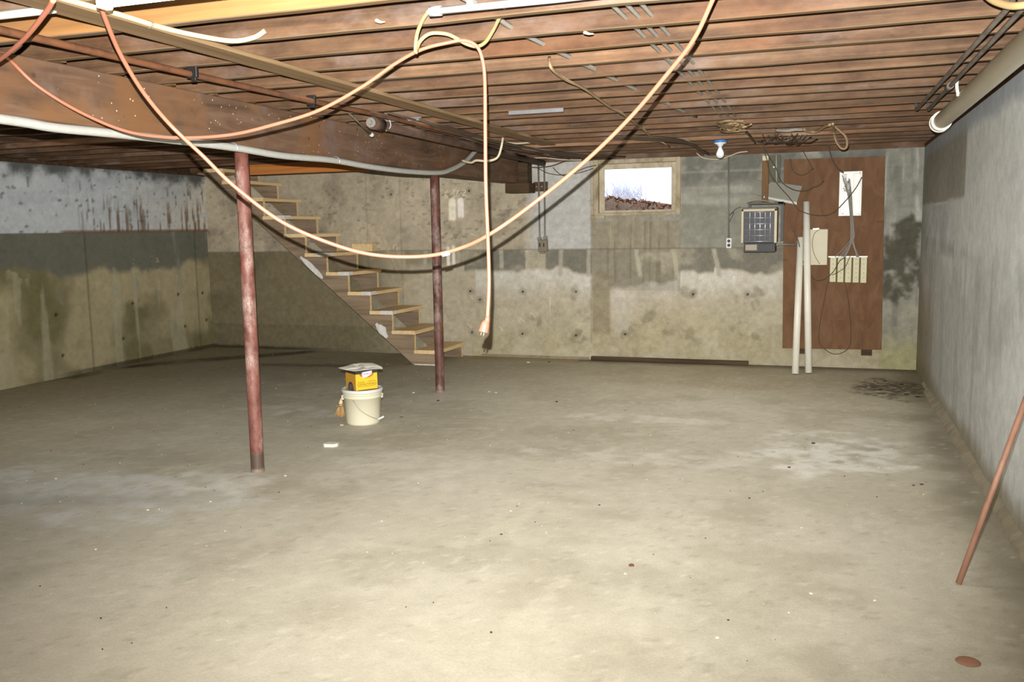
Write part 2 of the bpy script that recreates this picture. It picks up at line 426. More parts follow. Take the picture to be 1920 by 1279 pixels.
def grid(name, U, V, fn, mat, colf, hole=None, wetf=None, jitter=None):
    """a fine grid whose vertices carry the concrete's own colour; fn maps (u, v) to points"""
    uu, vv = np.meshgrid(U, V); nu, nv = len(U), len(V)
    p = fn(uu, vv).reshape(-1, 3)
    idx = np.arange(nu*nv).reshape(nv, nu)
    q = np.stack([idx[:-1, :-1], idx[:-1, 1:], idx[1:, 1:], idx[1:, :-1]], -1).reshape(-1, 4)
    if hole is not None:
        uc = (uu[:-1, :-1]+uu[1:, 1:])/2; vc = (vv[:-1, :-1]+vv[1:, 1:])/2
        keep = ~((uc > hole[0]) & (uc < hole[1]) & (vc > hole[2]) & (vc < hole[3])); q = q[keep.reshape(-1)]
    me = bpy.data.meshes.new(name)
    me.vertices.add(len(p)); me.vertices.foreach_set('co', p.astype(np.float32).ravel())
    me.loops.add(q.size); me.loops.foreach_set('vertex_index', q.astype(np.int32).ravel())
    me.polygons.add(len(q)); me.polygons.foreach_set('loop_start', np.arange(0, q.size, 4, dtype=np.int32))
    me.update(calc_edges=True); me.validate()
    c = np.concatenate([np.clip(colf(uu, vv).reshape(-1, 3), 0, 1), np.ones((len(p), 1))], 1).astype(np.float32)
    a = me.color_attributes.new('Col', 'FLOAT_COLOR', 'POINT'); a.data.foreach_set('color', c.ravel())
    if wetf is not None:
        w = np.clip(wetf(uu, vv).reshape(-1, 1), 0, 1); w = np.concatenate([w, w, w, np.ones_like(w)], 1).astype(np.float32)
        a = me.color_attributes.new('Wet', 'FLOAT_COLOR', 'POINT'); a.data.foreach_set('color', w.ravel())
    me.materials.append(M[mat])
    o = bpy.data.objects.new(name, me); COL.objects.link(o); o['kind'] = 'structure'
    return o

def axis_pts(a, b, step, extra=()):
    v = np.linspace(a, b, int(round((b-a)/step))+1)
    return np.array(sorted(set(np.round(v, 5)) | set(extra)))

# ------------------------------------------------------------------ room dimensions (metres)
XL, XR, YB, YF, H = -8.17, 0.95, 10.62, -2.0, 2.38
JB = 2.42                                   # underside of the joists
HOLE = (-2.60, -1.645, 1.755, 2.365)
def wx(px, py=468):
    return ony(px, py, YB)[0]
def wz(px, py):
    return ony(px, py, YB)[2]

# --- colours of the back wall
def blob(x, z, cx, cz, rx, rz, seed, rag=0.35):
    d = np.sqrt(((x-cx)/rx)**2+((z-cz)/rz)**2)+rag*(fbm(x*7, z*7, seed)-0.5)*2
    return 1-sm(0.55, 1.05, d)
def streaks(x, z, seed, f=14, thr=0.55, w=0.12):
    n = fbm(x*f, z*0.6, seed, 3); return sm(thr, thr+w, n)
def col_back(x, z):
    n1 = fbm(x*1.6, z*1.6, 1); n2 = fbm(x*6, z*6, 2); n3 = fbm(x*0.9, z*8, 3); n4 = fbm(x*22, z*22, 9, 3)
    J = 1.338
    xa, xb = wx(1108), wx(1276)                      # the strip below the window
    col = np.zeros(x.shape+(3,))+lin((172, 160, 134))
    # upper left: tan, greyer beside the window
    col = mixc(col, (190, 176, 148), sm(0.4, 0.7, n1)*0.8)
    col = mixc(col, (120, 110, 90), sm(0.56, 0.74, fbm(x*3.1, z*3.1, 21))*0.4*(z > J))
    col = mixc(col, (96, 88, 74), (sm(0.64, 0.74, fbm(x*14, z*30, 22, 4))*sm(0.48, 0.62, fbm(x*1.8+3, z*1.2, 23))*0.5)*(z > J))
    col = mixc(col, (184, 182, 172), sm(wx(978), wx(1010), x+0.1*(n2-0.5))*(x < xa)*(z > J)*0.95)
    # upper right: grey form boards
    ur = (x > xb)*(z > J)
    col = mixc(col, (138, 136, 120), 1.0*ur)
    col = mixc(col, (158, 156, 140), ur*sm(0.45, 0.7, n3)*0.8)
    col = mixc(col, (104, 104, 94), ur*(sm(1.98, 2.2, z+0.15*(n2-0.5)))*sm(0.35, 0.6, n2)*0.8)
    for zz in (2.20, 2.02, 1.86):
        col = mixc(col, (160, 156, 138), ur*np.exp(-((z-zz-0.01*n2)/0.012)**2)*0.55)
    col = mixc(col, (92, 90, 80), ur*np.exp(-((x-wx(1366))/0.012)**2)*0.35)
    # olive strip below the window with run-down streaks
    st = (x > xa)*(x < xb)
    col = mixc(col, (146, 138, 116), st*(z < 1.75)*(z > 0.85)*1.0)
    col = mixc(col, (112, 102, 78), st*(z < 1.75)*streaks(x, z*1.6, 31, 26, 0.52, 0.2)*sm(0.75, 1.05, z)*0.55)
    col = mixc(col, (172, 162, 134), st*(z < 1.75)*streaks(x, z*1.6, 32, 34, 0.6, 0.14)*sm(0.9, 1.2, z)*0.4)
    col = mixc(col, (150, 146, 134), st*(z < 1.76)*(z > 1.66)*sm(0.4, 0.6, n2)*0.8)
    # below the pour line
    lo = z < J
    col = mixc(col, (174, 164, 138), lo*~st*1.0)
    edge = 1.04+0.10*(fbm(x*1.3, x*0+4, 41, 2)-0.5)*2+0.07*(fbm(x*5, x*0+1, 42, 3)-0.5)*2-0.10*((x > wx(1140))*(x < wx(1270)))+0.07*((x > wx(1340)))
    gb = lo*sm(edge-0.025, edge+0.03, z)*(x > wx(870))
    gb = gb*(1-0.85*(x > wx(985))*(x < wx(1022)))*np.where(st, 0.35, 1.0)
    col = mixc(col, (118, 114, 100), gb*0.95)
    col = mixc(col, (132, 124, 100), lo*sm(1.1, 1.2, z)*(x < wx(905))*(x > wx(760))*0.7)
    wh = lo*sm(edge-0.45, edge-0.02, z)*(1-sm(edge-0.04, edge+0.02, z))*(x > wx(890))
    col = mixc(col, (208, 204, 190), wh*(0.45+0.55*n2)*np.where(st, 0.5, 1.0)*0.95)
    for px0, px1 in ((1052, 1050), (1104, 1103), (1192, 1200), (1262, 1270), (1338, 1350), (860, 858), (797, 796), (940, 940), (990, 990)):
        xx = wx(px0)+(wx(px1)-wx(px0))*(J-z)/0.32; zt = 0.30 if px0 > 1000 else 0.2
        col = mixc(col, (170, 164, 142), lo*sm(J-zt-0.06, J-zt, z)*(1-sm(0.018, 0.034, np.abs(x-xx+0.01*(n2-0.5))))*0.85)
    # bottom: yellowed, with tie holes and blotches
    col = mixc(col, (164, 154, 120), lo*(1-sm(0.15, 0.75, z+0.3*(n1-0.5)))*(x > wx(880))*0.75)
    col = mixc(col, (186, 178, 150), lo*sm(0.5, 0.66, fbm(x*4, z*4, 51))*0.4*(x > wx(780)))
    col = mixc(col, (136, 126, 98), sm(wx(1108), wx(1112), x)*(1-sm(wx(1140), wx(1148), x))*(1-sm(0.95, 1.15, z))*sm(0.25, 0.34, z+0.1*(n2-0.5))*0.8)
    col = mixc(col, (184, 178, 160), sm(wx(1148), wx(1156), x)*(1-sm(wx(1176), wx(1192), x))*(1-sm(0.7, 0.95, z))*sm(0.2, 0.4, z)*0.5)
    for i, (px, py) in enumerate(((1185, 630), (1250, 622), (1300, 630), (1215, 590), (1405, 620), (1402, 570), (1297, 548), (1410, 555), (1375, 606), (1080, 547), (1080, 628), (1090, 598), (1005, 605), (1400, 640), (1640, 500))):
        col = mixc(col, (106, 98, 70), blob(x, z, wx(px, py), wz(px, py), 0.13, 0.12, 60+i, 0.8)*0.42*sm(0.38, 0.62, fbm(x*12, z*12, 91, 3)))
    for px, py in ((882, 546), (980, 547), (1080, 547), (980, 626), (1080, 629), (885, 623), (1172, 627), (733, 365), (879, 358), (545, 544), (1300, 552), (1402, 552), (900, 562)):
        d = np.hypot(x-wx(px, py), z-wz(px, py))
        col = mixc(col, (112, 104, 84), (1-sm(0.03, 0.07, d))*0.35); col = mixc(col, (36, 32, 24), 1-sm(0.008, 0.02, d))
    # right end beyond the board
    re = x > wx(1655)
    col = mixc(col, (138, 138, 122), re*(0.6+0.4*n1))
    col = mixc(col, (176, 174, 160), re*streaks(x, z*3, 71, 16, 0.55, 0.14)*sm(1.2, 1.5, z)*0.7)
    col = mixc(col, (106, 106, 94), re*streaks(x, z*4, 72, 14, 0.58, 0.12)*0.5)
    col = mixc(col, (78, 76, 60), blob(x, z, wx(1690, 485), wz(1690, 485), 0.24, 0.5, 73, 0.9)*sm(0.3, 0.6, n2+0.25*n4)*0.95)
    col = mixc(col, (160, 154, 112), re*(1-sm(0.25, 0.6, z+0.2*n2))*0.9)
    # behind the stair: olive, shading to brown at the foot
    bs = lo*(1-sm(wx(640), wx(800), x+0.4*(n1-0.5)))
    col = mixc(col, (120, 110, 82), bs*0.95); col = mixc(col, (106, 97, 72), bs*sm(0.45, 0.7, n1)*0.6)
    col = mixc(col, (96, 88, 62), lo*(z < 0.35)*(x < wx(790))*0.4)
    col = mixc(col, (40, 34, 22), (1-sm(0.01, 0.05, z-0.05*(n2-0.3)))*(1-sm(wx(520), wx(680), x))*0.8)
    # pour line and form joints
    col = mixc(col, (92, 84, 66), np.exp(-((z-J)/0.008)**2)*0.55)
    for px in (1108, 753, 690):
        col = mixc(col, (98, 90, 72), np.exp(-((x-wx(px))/0.009)**2)*0.35*(z > 0.2))
    # two paint swatches, two strips
    for px0, px1, p0, p1, c in ((841, 854.5, 371, 411, (236, 226, 198)), (857.5, 869, 371, 406, (238, 228, 214)), (837, 843, 462, 496, (228, 220, 198)), (847, 853, 460, 496, (228, 220, 198))):
        x0, x1 = wx(px0, p0), wx(px1, p0); z1, z0 = wz(px0, p0), wz(px0, p1)
        m = sm(x0-0.01, x0+0.01, x)*(1-sm(x1-0.01, x1+0.01, x))*sm(z0-0.03, z0+0.01, z+0.03*(n4-0.5))*(1-sm(z1-0.015, z1+0.01, z+0.02*((x-(x0+x1)/2)/0.04)**2))
        col = mixc(col, c, m)
    col = col*(0.95+0.40*n4)[..., None]*np.array([0.99, 1.0, 1.06])
    return col

def col_left(y, z):
    n1 = fbm(y*1.3, z*1.3, 101); n2 = fbm(y*6, z*6, 102); n4 = fbm(y*20, z*20, 103, 3)
    Z = 1.637
    col = np.zeros(y.shape+(3,))+lin((138, 130, 98))
    col = mixc(col, (172, 162, 128), sm(0.42, 0.62, n1)*0.9)
    col = mixc(col, (110, 106, 70), sm(0.48, 0.66, fbm(y*2.2, z*1.5, 104))*0.7)
    col = mixc(col, (176, 164, 130), blob(y, z, 9.4, 1.05, 1.1, 0.35, 105, 0.4)*0.8)
    e = 1.2+0.14*(fbm(y*1.1, y*0, 106, 2)-0.5)*2+0.06*(fbm(y*6, y*0, 107, 3)-0.5)*2+0.12*sm(9.5, 11, y)
    col = mixc(col, (108, 108, 96), sm(e-0.05, e+0.05, z)*0.95)
    col = mixc(col, (146, 146, 132), (z < Z)*(z > e-0.3)*streaks(y, z, 108, 5, 0.57, 0.06)*0.55)
    col = mixc(col, (180, 174, 146), (z < 0.95+0.5*n2)*streaks(y, z, 115, 6, 0.6, 0.06)*0.5)
    col = mixc(col, (160, 152, 122), np.exp(-((y-8.27)/0.05)**2)*(z < 0.95)*0.45)
    col = mixc(col, (64, 58, 40), np.exp(-((y-8.4)/0.014)**2)*(z < Z)*0.5+np.exp(-((y-10.35)/0.014)**2)*(z < Z)*0.5)
    # painted upper part
    up = sm(Z-0.004, Z+0.004, z)
    col = col*(1-up[..., None])+lin((196, 202, 204))*up[..., None]
    col = mixc(col, (206, 200, 184), up*sm(8.6, 10.5, y)*0.7)
    col = mixc(col, (176, 182, 186), up*sm(0.5, 0.7, fbm(y*1.2, z*6, 109))*0.5)
    rs = up*sm(8.2, 8.5, y)*np.maximum(streaks(y, z*2.0, 110, 34, 0.60, 0.05), streaks(y, z*2.5, 114, 60, 0.61, 0.05)*0.85)*(1-sm(1.85, 2.15, z+0.25*(fbm(y*8, y*0, 111)-0.5)))*sm(0.3, 0.55, n4+0.15)
    col = mixc(col, (112, 86, 56), rs*0.85)
    col = mixc(col, (92, 84, 68), up*sm(8.0, 8.6, y)*streaks(y, z, 112, 24, 0.62, 0.06)*sm(1.8, 2.0, z)*(1-sm(2.15, 2.25, z))*sm(0.45, 0.6, n2)*0.8)
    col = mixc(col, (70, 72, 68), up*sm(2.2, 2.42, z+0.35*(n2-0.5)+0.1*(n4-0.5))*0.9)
    col = mixc(col, (60, 62, 58), up*sm(0.76, 0.82, fbm(y*17, z*17, 113, 2))*0.6)
    col = mixc(col, (116, 74, 36), np.exp(-((z-Z-0.008)/0.014)**2)*sm(8.0, 8.1, y)*0.95)
    for py, pz in ((7.9, 0.72), (9.1, 0.75), (9.95, 0.8), (10.45, 0.78), (8.9, 0.33), (10.05, 0.36), (10.5, 0.4), (7.95, 0.25)):
        col = mixc(col, (40, 38, 26), 1-sm(0.012, 0.03, np.hypot(y-py, z-pz)))
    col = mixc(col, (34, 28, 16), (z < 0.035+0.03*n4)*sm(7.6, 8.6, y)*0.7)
    return col*(1.02+0.28*n4)[..., None]

def col_right(y, z):
    n1 = fbm(y*0.9, z*1.3, 201); n2 = fbm(y*4, z*4, 202); n4 = fbm(y*18, z*18, 203, 3)
    col = np.zeros(y.shape+(3,))+lin((182, 181, 174))
    col = mixc(col, (202, 201, 195), sm(0.4, 0.66, n1)*0.85)
    col = mixc(col, (158, 157, 150), streaks(y, z, 204, 4, 0.55, 0.12)*0.5*(z < 1.45))
    col = mixc(col, (206, 205, 198), (1-sm(7.4, 7.7, y+0.5*(n2-0.5)))*sm(1.25, 1.45, z+0.15*(n2-0.5))*0.85)
    col = mixc(col, (142, 137, 122), sm(7.45, 7.5, y+0.04*(n2-0.5))*sm(1.765, 1.785, z+0.03*(n2-0.5))*(1-sm(2.25, 2.32, z))*0.85)
    col = mixc(col, (166, 167, 170), sm(7.4, 9, y)*(z < 1.75)*(z > 1.3)*sm(0.4, 0.6, n2)*0.6)
    col = mixc(col, (156, 159, 164), sm(2.2, 2.3, z+0.1*(n2-0.5))*0.8)
    col = mixc(col, (142, 141, 132), np.exp(-((z-1.38)/0.05)**2)*sm(0.45, 0.7, n2)*sm(6.2, 7, y)*0.6)
    col = mixc(col, (212, 211, 204), blob(y, z, 5.3, 0.55, 0.9, 0.5, 205, 0.3)*0.75)
    col = mixc(col, (150, 134, 104), sm(8.7, 10.2, y+0.5*(n2-0.5))*(1-sm(0.5, 1.3, z))*0.8)
    col = mixc(col, (146, 133, 103), (1-sm(0.08, 0.22, z+0.12*(n2-0.5)))*0.7)
    col = mixc(col, (176, 172, 156), np.exp(-((z-0.5-0.03*n2)/0.3)**2)*np.exp(-((y-6.5)/0.02)**2)*0.5)
    return col*(1.0+0.32*n4)[..., None]*np.array([0.96, 1.0, 1.05])

def fpt(px, py):
    return onz(px, py, 0)[:2]
def col_floor(x, y):
    n1 = fbm(x*0.55, y*0.55, 301); n2 = fbm(x*2.5, y*2.5, 302); n3 = fbm(x*9, y*9, 303, 4); n4 = fbm(x*26, y*26, 304, 3)
    col = np.zeros(x.shape+(3,))+lin((183, 176, 156))
    col = mixc(col, (195, 188, 170), sm(0.42, 0.68, n1)*0.7)
    col = mixc(col, (164, 156, 135), sm(0.5, 0.72, n2)*0.5)
    col = mixc(col, (202, 195, 175), sm(0.56, 0.7, n3)*0.35)
    # damp, darker towards the left wall and the far end
    damp = np.maximum(sm(-4.6, -7.6, x+0.9*(n1-0.5)), sm(7.8, 9.6, y+0.8*(n2-0.5))*0.7)
    col = mixc(col, (158, 146, 116), damp*0.8)
    # pale wiped arc on the left
    a = fpt(150, 930); u = x-a[0]; v = y-a[1]
    arc = blob(x, y, a[0]-0.15, a[1]+0.05, 1.35, 0.62, 318, 0.5)*(0.35+0.5*sm(0.35, 0.6, n3))
    col = mixc(col, (208, 207, 198), arc)
    a = fpt(95, 940); u = x-a[0]; v = y-a[1]
    col = mixc(col, (150, 150, 136), np.exp(-((v-0.35*u)/0.13)**2)*(1-sm(0.3, 1.1, np.abs(u)))*0.4)
    # pale powdery patch on the right, smaller ones mid floor
    for px, py, rx, ry, s, k in ((1560, 850, 0.62, 0.72, 311, 0.9), (1240, 860, 1.0, 0.25, 312, 0.35), (1190, 785, 0.9, 0.18, 313, 0.35), (410, 905, 0.5, 0.3, 314, 0.45), (560, 770, 0.9, 0.25, 315, 0.3), (760, 880, 0.8, 0.5, 316, 0.2)):
        c = fpt(px, py); col = mixc(col, (226, 222, 210), blob(x, y, c[0], c[1], rx, ry, s, 0.5)*k*sm(0.3, 0.62, n3))
    # wet trace near the back left corner and along the back wall
    col = mixc(col, (30, 24, 13), wet_mask(x, y))
    # dirt in the far right corner and at wall feet
    c = fpt(1690, 735); col = mixc(col, (66, 56, 42), blob(x, y, 0.66, 9.35, 0.36, 0.6, 321, 0.6)*sm(0.3, 0.5, n4)*0.85)
    col = mixc(col, (84, 74, 52), sm(10.25, 10.6, y+0.15*(n2-0.5))*(x > -4.2)*0.7)
    col = mixc(col, (182, 160, 116), sm(10.25, 10.5, y+0.2*(n2-0.5))*(x > -4.25)*(x < -2.8)*0.7)
    col = mixc(col, (86, 76, 52), sm(0.55, 0.9, x+0.2*(n2-0.5))*0.5)
    # scattered specks
    col = mixc(col, (120, 110, 90), sm(0.76, 0.82, fbm(x*30, y*30, 331, 2))*0.25)
    col = mixc(col, (222, 216, 198), sm(0.78, 0.84, fbm(x*24, y*24, 332, 2))*0.3)
    return col*(0.93+0.14*n4)[..., None]
def wet_mask(x, y):
    n = fbm(x*1.6, y*1.6, 341)
    m = np.exp(-((y-9.12-1.05*(x+7.8)+0.3*(n-0.5))/0.2)**2)*sm(-8.15, -7.9, x)*(1-sm(-6.7, -6.3, x))
    m = np.minimum(m*1.6, 1)
    m = np.maximum(m, np.exp(-((y-9.35-0.1*(x+6.5)+0.25*(n-0.5))/0.1)**2)*sm(-6.8, -6.3, x)*(1-sm(-5.2, -4.7, x))*0.55)
    m = np.maximum(m, np.exp(-((x+8.05)/0.1)**2)*sm(7.3, 7.6, y)*(1-sm(8.1, 8.5, y)))
    return m*sm(0.3, 0.5, n+0.1)

st = 0.0125
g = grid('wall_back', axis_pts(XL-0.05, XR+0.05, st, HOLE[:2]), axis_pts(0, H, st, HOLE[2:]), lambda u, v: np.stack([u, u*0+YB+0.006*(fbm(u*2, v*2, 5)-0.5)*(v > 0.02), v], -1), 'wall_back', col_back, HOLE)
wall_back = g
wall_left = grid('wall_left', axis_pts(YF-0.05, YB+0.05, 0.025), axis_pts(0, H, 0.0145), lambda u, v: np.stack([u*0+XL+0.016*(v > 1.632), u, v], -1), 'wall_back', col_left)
wall_right = grid('wall_right', axis_pts(YF-0.05, YB+0.05, 0.025), axis_pts(0, H, 0.02), lambda u, v: np.stack([u*0+XR, u, v], -1), 'wall_back', col_right)
floor = grid('floor', axis_pts(XL-0.05, XR+0.05, 0.024), axis_pts(YF, YB+0.05, 0.026), lambda u, v: np.stack([u, v, 0.004*(fbm(u*1.2, v*1.2, 6)-0.5)], -1), 'floor', col_floor, None, wet_mask)
wall_front = grid('wall_front', axis_pts(XL-0.05, XR+0.05, 0.1), axis_pts(0, H, 0.1), lambda u, v: np.stack([u, u*0+YF, v], -1), 'wall_back', col_right)
# reveals of the window opening
b = MB()
b.box(HOLE[0]-0.04, HOLE[0], YB+0.004, YB+0.26, HOLE[2], HOLE[3]); b.box(HOLE[1], HOLE[1]+0.04, YB+0.004, YB+0.26, HOLE[2], HOLE[3])
b.box(HOLE[0]-0.04, HOLE[1]+0.04, YB+0.004, YB+0.26, HOLE[2]-0.04, HOLE[2]); b.box(HOLE[0]-0.04, HOLE[1]+0.04, YB+0.004, YB+0.26, HOLE[3], HOLE[3]+0.04)
b.build('reveal', 'frame_dirty', wall_back)
# sill plates on top of the walls
b = MB(); b.box(XL-0.35, XR+0.35, YB-0.005, YB+0.3, H, JB+0.27)
tag(b.build('trim_1', 'joist'), kind='structure')
b = MB(); b.box(XR-0.002, XR+0.3, YF, YB, H, JB-0.004); b.box(XR+0.215, XR+0.3, YF, YB, JB-0.004, JB+0.27)
tag(b.build('trim_2', 'dark_wood'), kind='structure')
b = MB(); b.box(XL-0.35, XL+0.02, YF, YB, H, JB-0.004); b.box(XL-0.35, XL-0.215, YF, YB, JB-0.004, JB+0.27)
tag(b.build('trim_3', 'dark_wood'), kind='structure')
b = MB(); b.box(XL-0.35, XR+0.35, YF-0.3, YF, H-0.01, JB+0.27)
tag(b.build('trim_6', 'dark_wood'), kind='structure')
# mortar fillet at the foot of the right wall
b = MB()
ys = np.linspace(YF, 9.75, 120); vs = []
for i, yy in enumerate(ys):
    w = 0.05+0.035*(vnoise(np.array(yy*3.0), np.array(0.5), 61)-0.5); h = 0.055+0.04*(vnoise(np.array(yy*2.3), np.array(1.5), 62)-0.5)
    if yy > 9.3: w *= 0.5; h *= 0.5
    vs += [(XR-w, yy, 0.0), (XR-w*0.75, yy, h*0.4), (XR-w*0.25, yy, h*0.75), (XR-0.001, yy, h)]
b.add(vs, [(i*4+k, i*4+k+1, i*4+k+5, i*4+k+4) for i in range(119) for k in range(3)], True)
M['fillet'] = mat_flaky('mortar_fillet', (150, 140, 116), (122, 112, 90), (172, 164, 142), 0.5, None, 0.9)
tag(b.build('trim_4', 'fillet'), kind='structure')
# grout line along the foot of the back wall
b = MB(); b.prism([(YB-0.03, 0.0), (YB-0.002, 0.0), (YB-0.002, 0.03)], 'x', -4.1, -2.7)
tag(b.build('trim_5', 'fillet'), kind='structure')
# chalk figures above the swatches
def stroke(bm_, pts, r=0.0048):
    bm_.tube([ony(q[0], q[1], YB-0.002) for q in pts], r, 5, True, 3)
b = MB(); bx, by, sx = 800, 320, 1/9.135
def zz(*q): return [(bx+a*sx, by+c*sx) for a, c in q]
stroke(b, zz((355, 335), (325, 380), (308, 430), (320, 465), (345, 460), (355, 435), (335, 415), (312, 430)))
stroke(b, zz((385, 410), (425, 412)))
stroke(b, zz((425, 330), (460, 325), (465, 355), (440, 380), (470, 395), (480, 430), (460, 455), (430, 455)))
stroke(b, zz((545, 330), (520, 375), (515, 420), (535, 440), (560, 430), (560, 400), (530, 395)))
stroke(b, zz((575, 385), (600, 383)))
stroke(b, zz((610, 345), (650, 335), (665, 355), (640, 390), (612, 425), (640, 430), (675, 428)))
b.build('chalk_figures', 'chalk', wall_back)
b = MB()
for px, py in ((980, 600), (880, 610), (1000, 590)):
    stroke(b, ((px-6, py-4), (px, py), (px+4, py+6)), 0.003)
stroke(b, ((1031, 557), (1031, 585)), 0.003); stroke(b, ((936, 612), (943, 620)), 0.004); stroke(b, ((879, 436), (891, 442)), 0.003)
stroke(b, ((882, 556), (888, 562)), 0.003); stroke(b, ((737, 467), (738, 460), (742, 458), (745, 462), (744, 470)), 0.003)
tag(b.build('chalk_scratches', 'chalk', wall_back), kind='stuff')

# ------------------------------------------------------------------ ceiling: boards, joists
cb = MB(); cb.box(XL-0.3, XR+0.3, YF-0.1, YB+0.3, JB+0.238, JB+0.26)
ceiling = tag(cb.build('ceiling', 'deck'), kind='structure')
JT, JD = 0.046, 0.24
yback = [3.09, 3.475, 3.865, 4.25, 4.625, 5.015, 5.41, 5.80, 6.205, 6.62, 7.03, 7.46, 7.87, 8.29, 8.70, 9.10, 9.51, 9.92, 10.30]
yfront = [3.09-0.405*k for k in range(1, 13)]
def joist_mesh(x0, x1, seed):
    bm_ = MB(); n = 14; xs = np.linspace(x0, x1, n); r = random.Random(seed); vs = []
    for i, x in enumerate(xs):
        dy = r.uniform(-0.004, 0.004); dz = r.uniform(-0.003, 0.003); c = 0.004
        vs += [(x, -JT+dy, JD), (x, -JT+dy, c+dz), (x, -JT+c+dy, dz), (x, -c+dy, dz), (x, dy, c+dz), (x, dy, JD)]
    fs = [(i*6+k, i*6+k+1, i*6+6+k+1, i*6+6+k) for i in range(n-1) for k in range(5)]+[(0, 1, 2, 3, 4, 5), tuple((n-1)*6+k for k in (5, 4, 3, 2, 1, 0))]
    bm_.add(vs, fs); return bm_
def jbuild(bm_):
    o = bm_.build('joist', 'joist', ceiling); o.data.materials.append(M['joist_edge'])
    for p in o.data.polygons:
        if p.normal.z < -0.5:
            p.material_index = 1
    return o
proto = [jbuild(joist_mesh(-3.78, XR+0.2, s)) for s in range(4)]
protoL = [jbuild(joist_mesh(XL-0.2, -3.46, s+9)) for s in range(3)]
first = set()
def place(pr, y, z=JB):
    if pr.name in first:
        o = pr.copy(); COL.objects.link(o); o.parent = ceiling
    else:
        first.add(pr.name); o = pr
    o.location = (0, y, z); return o
for i, y in enumerate(yfront+yback):
    jo = place(proto[i % 4], y, JB+random.uniform(-0.003, 0.004))
    if abs(y-3.09) < 0.01:
        jo.data = jo.data.copy(); jo.data.materials[0] = M['orange_joist']; jo['label'] = 'more orange wood joist'  # one joist gets a more orange wood colour than the rest
    if y < 9.6:
        place(protoL[i % 3], y+0.05, JB+random.uniform(-0.003, 0.004))
# fresh orange header beside the stair opening
b = MB(); b.box(-7.0, -3.72, 9.86, 9.90, 2.32, 2.60, 0.004)
tag(b.build('header_joist', 'orange_wood', ceiling), 'fresh orange wood header joist')
b = MB(); b.box(-7.0, -3.72, 9.90, 10.08, 2.322, 2.62, 0.004)
b.build('header_joist', 'dark_wood', ceiling)

# ------------------------------------------------------------------ beam, posts
BX0, BX1 = -3.70, -3.49
b = MB(); b.box(BX0, BX1, YF, 10.36, 2.138, JB+0.001, 0.006)
tag(b.build('beam', 'beam'), 'heavy dark timber beam carried by two steel posts', 'beam')
b = MB(); b.box(-3.66, -3.36, 10.36, YB-0.003, 2.02, 2.137, 0.006)
bb_ = tag(b.build('bearing_block', 'dark_wood'), 'dark stained wood block bearing the beam end at the back wall', 'block')
b = MB(); b.box(-3.62, -3.40, 10.44, YB-0.003, 2.137, 2.38, 0.004); b.build('upright', 'dark_wood', bb_)
def post(name, x, y, r, mat, label, ztop):
    t = thing(name, (x, y, 0), label, 'post', 'steel posts under the beam')
    bm_ = MB(); bm_.lathe([(r*1.03, 0), (r*1.03, 0.02), (r, 0.03)]+[(r, 0.03+(ztop-0.03)*k/12) for k in range(1, 13)], (0, 0, 0), 28)
    o = bm_.build('shaft', mat, None); o.parent = t
    bm_ = MB(); bm_.box(-0.085, 0.085, -0.08, 0.08, ztop, ztop+0.012, 0.003)
    o = bm_.build('cap_plate', mat, None); o.parent = t
    return t
post('steel_post', -3.592, 5.06, 0.044, 'post_red', 'red oxide steel post, the thick one nearer the camera with a dark foot', 2.126)
post('steel_post', -3.592, 8.13, 0.044, 'post_brown', 'dark brown steel post in front of the bottom stair tread', 2.126)

# ------------------------------------------------------------------ window, outside
win = MB()
fx0, fx1, fz0, fz1 = -2.635, -1.605, 1.728, 2.385
fr = MB()
fr.box(fx0, fx0+0.06, YB-0.03, YB+0.16, fz0, fz1, 0.004); fr.box(fx1-0.05, fx1, YB-0.03, YB+0.16, fz0, fz1, 0.004)
fr.box(fx0+0.06, fx1-0.05, YB-0.02, YB+0.16, fz1-0.05, fz1, 0.004); fr.box(fx0+0.06, fx1-0.05, YB-0.03, YB+0.16, fz0, fz0+0.035, 0.004)
fr.box(fx0-0.03, fx0+0.14, YB-0.05, YB-0.005, fz0-0.03, fz0+0.012, 0.004)
window = tag(fr.build('window_1', 'frame_dirty'), kind='structure')
sa = MB(); a0, a1, c0, c1 = fx0+0.062, fx1-0.052, fz0+0.036, fz1-0.052
sa.box(a0, a0+0.06, YB+0.02, YB+0.06, c0, c1, 0.004); sa.box(a1-0.06, a1, YB+0.02, YB+0.06, c0, c1, 0.004)
sa.box(a0+0.06, a1-0.06, YB+0.02, YB+0.06, c0, c0+0.028, 0.004); sa.box(a0+0.06, a1-0.06, YB+0.02, YB+0.06, c1-0.06, c1, 0.004)
sash = sa.build('sash', 'frame_paint', window)
b = MB(); b.box(a0+0.055, a1-0.055, YB+0.036, YB+0.041, c0+0.025, c1-0.055)
b.build('pane', 'glass', sash)
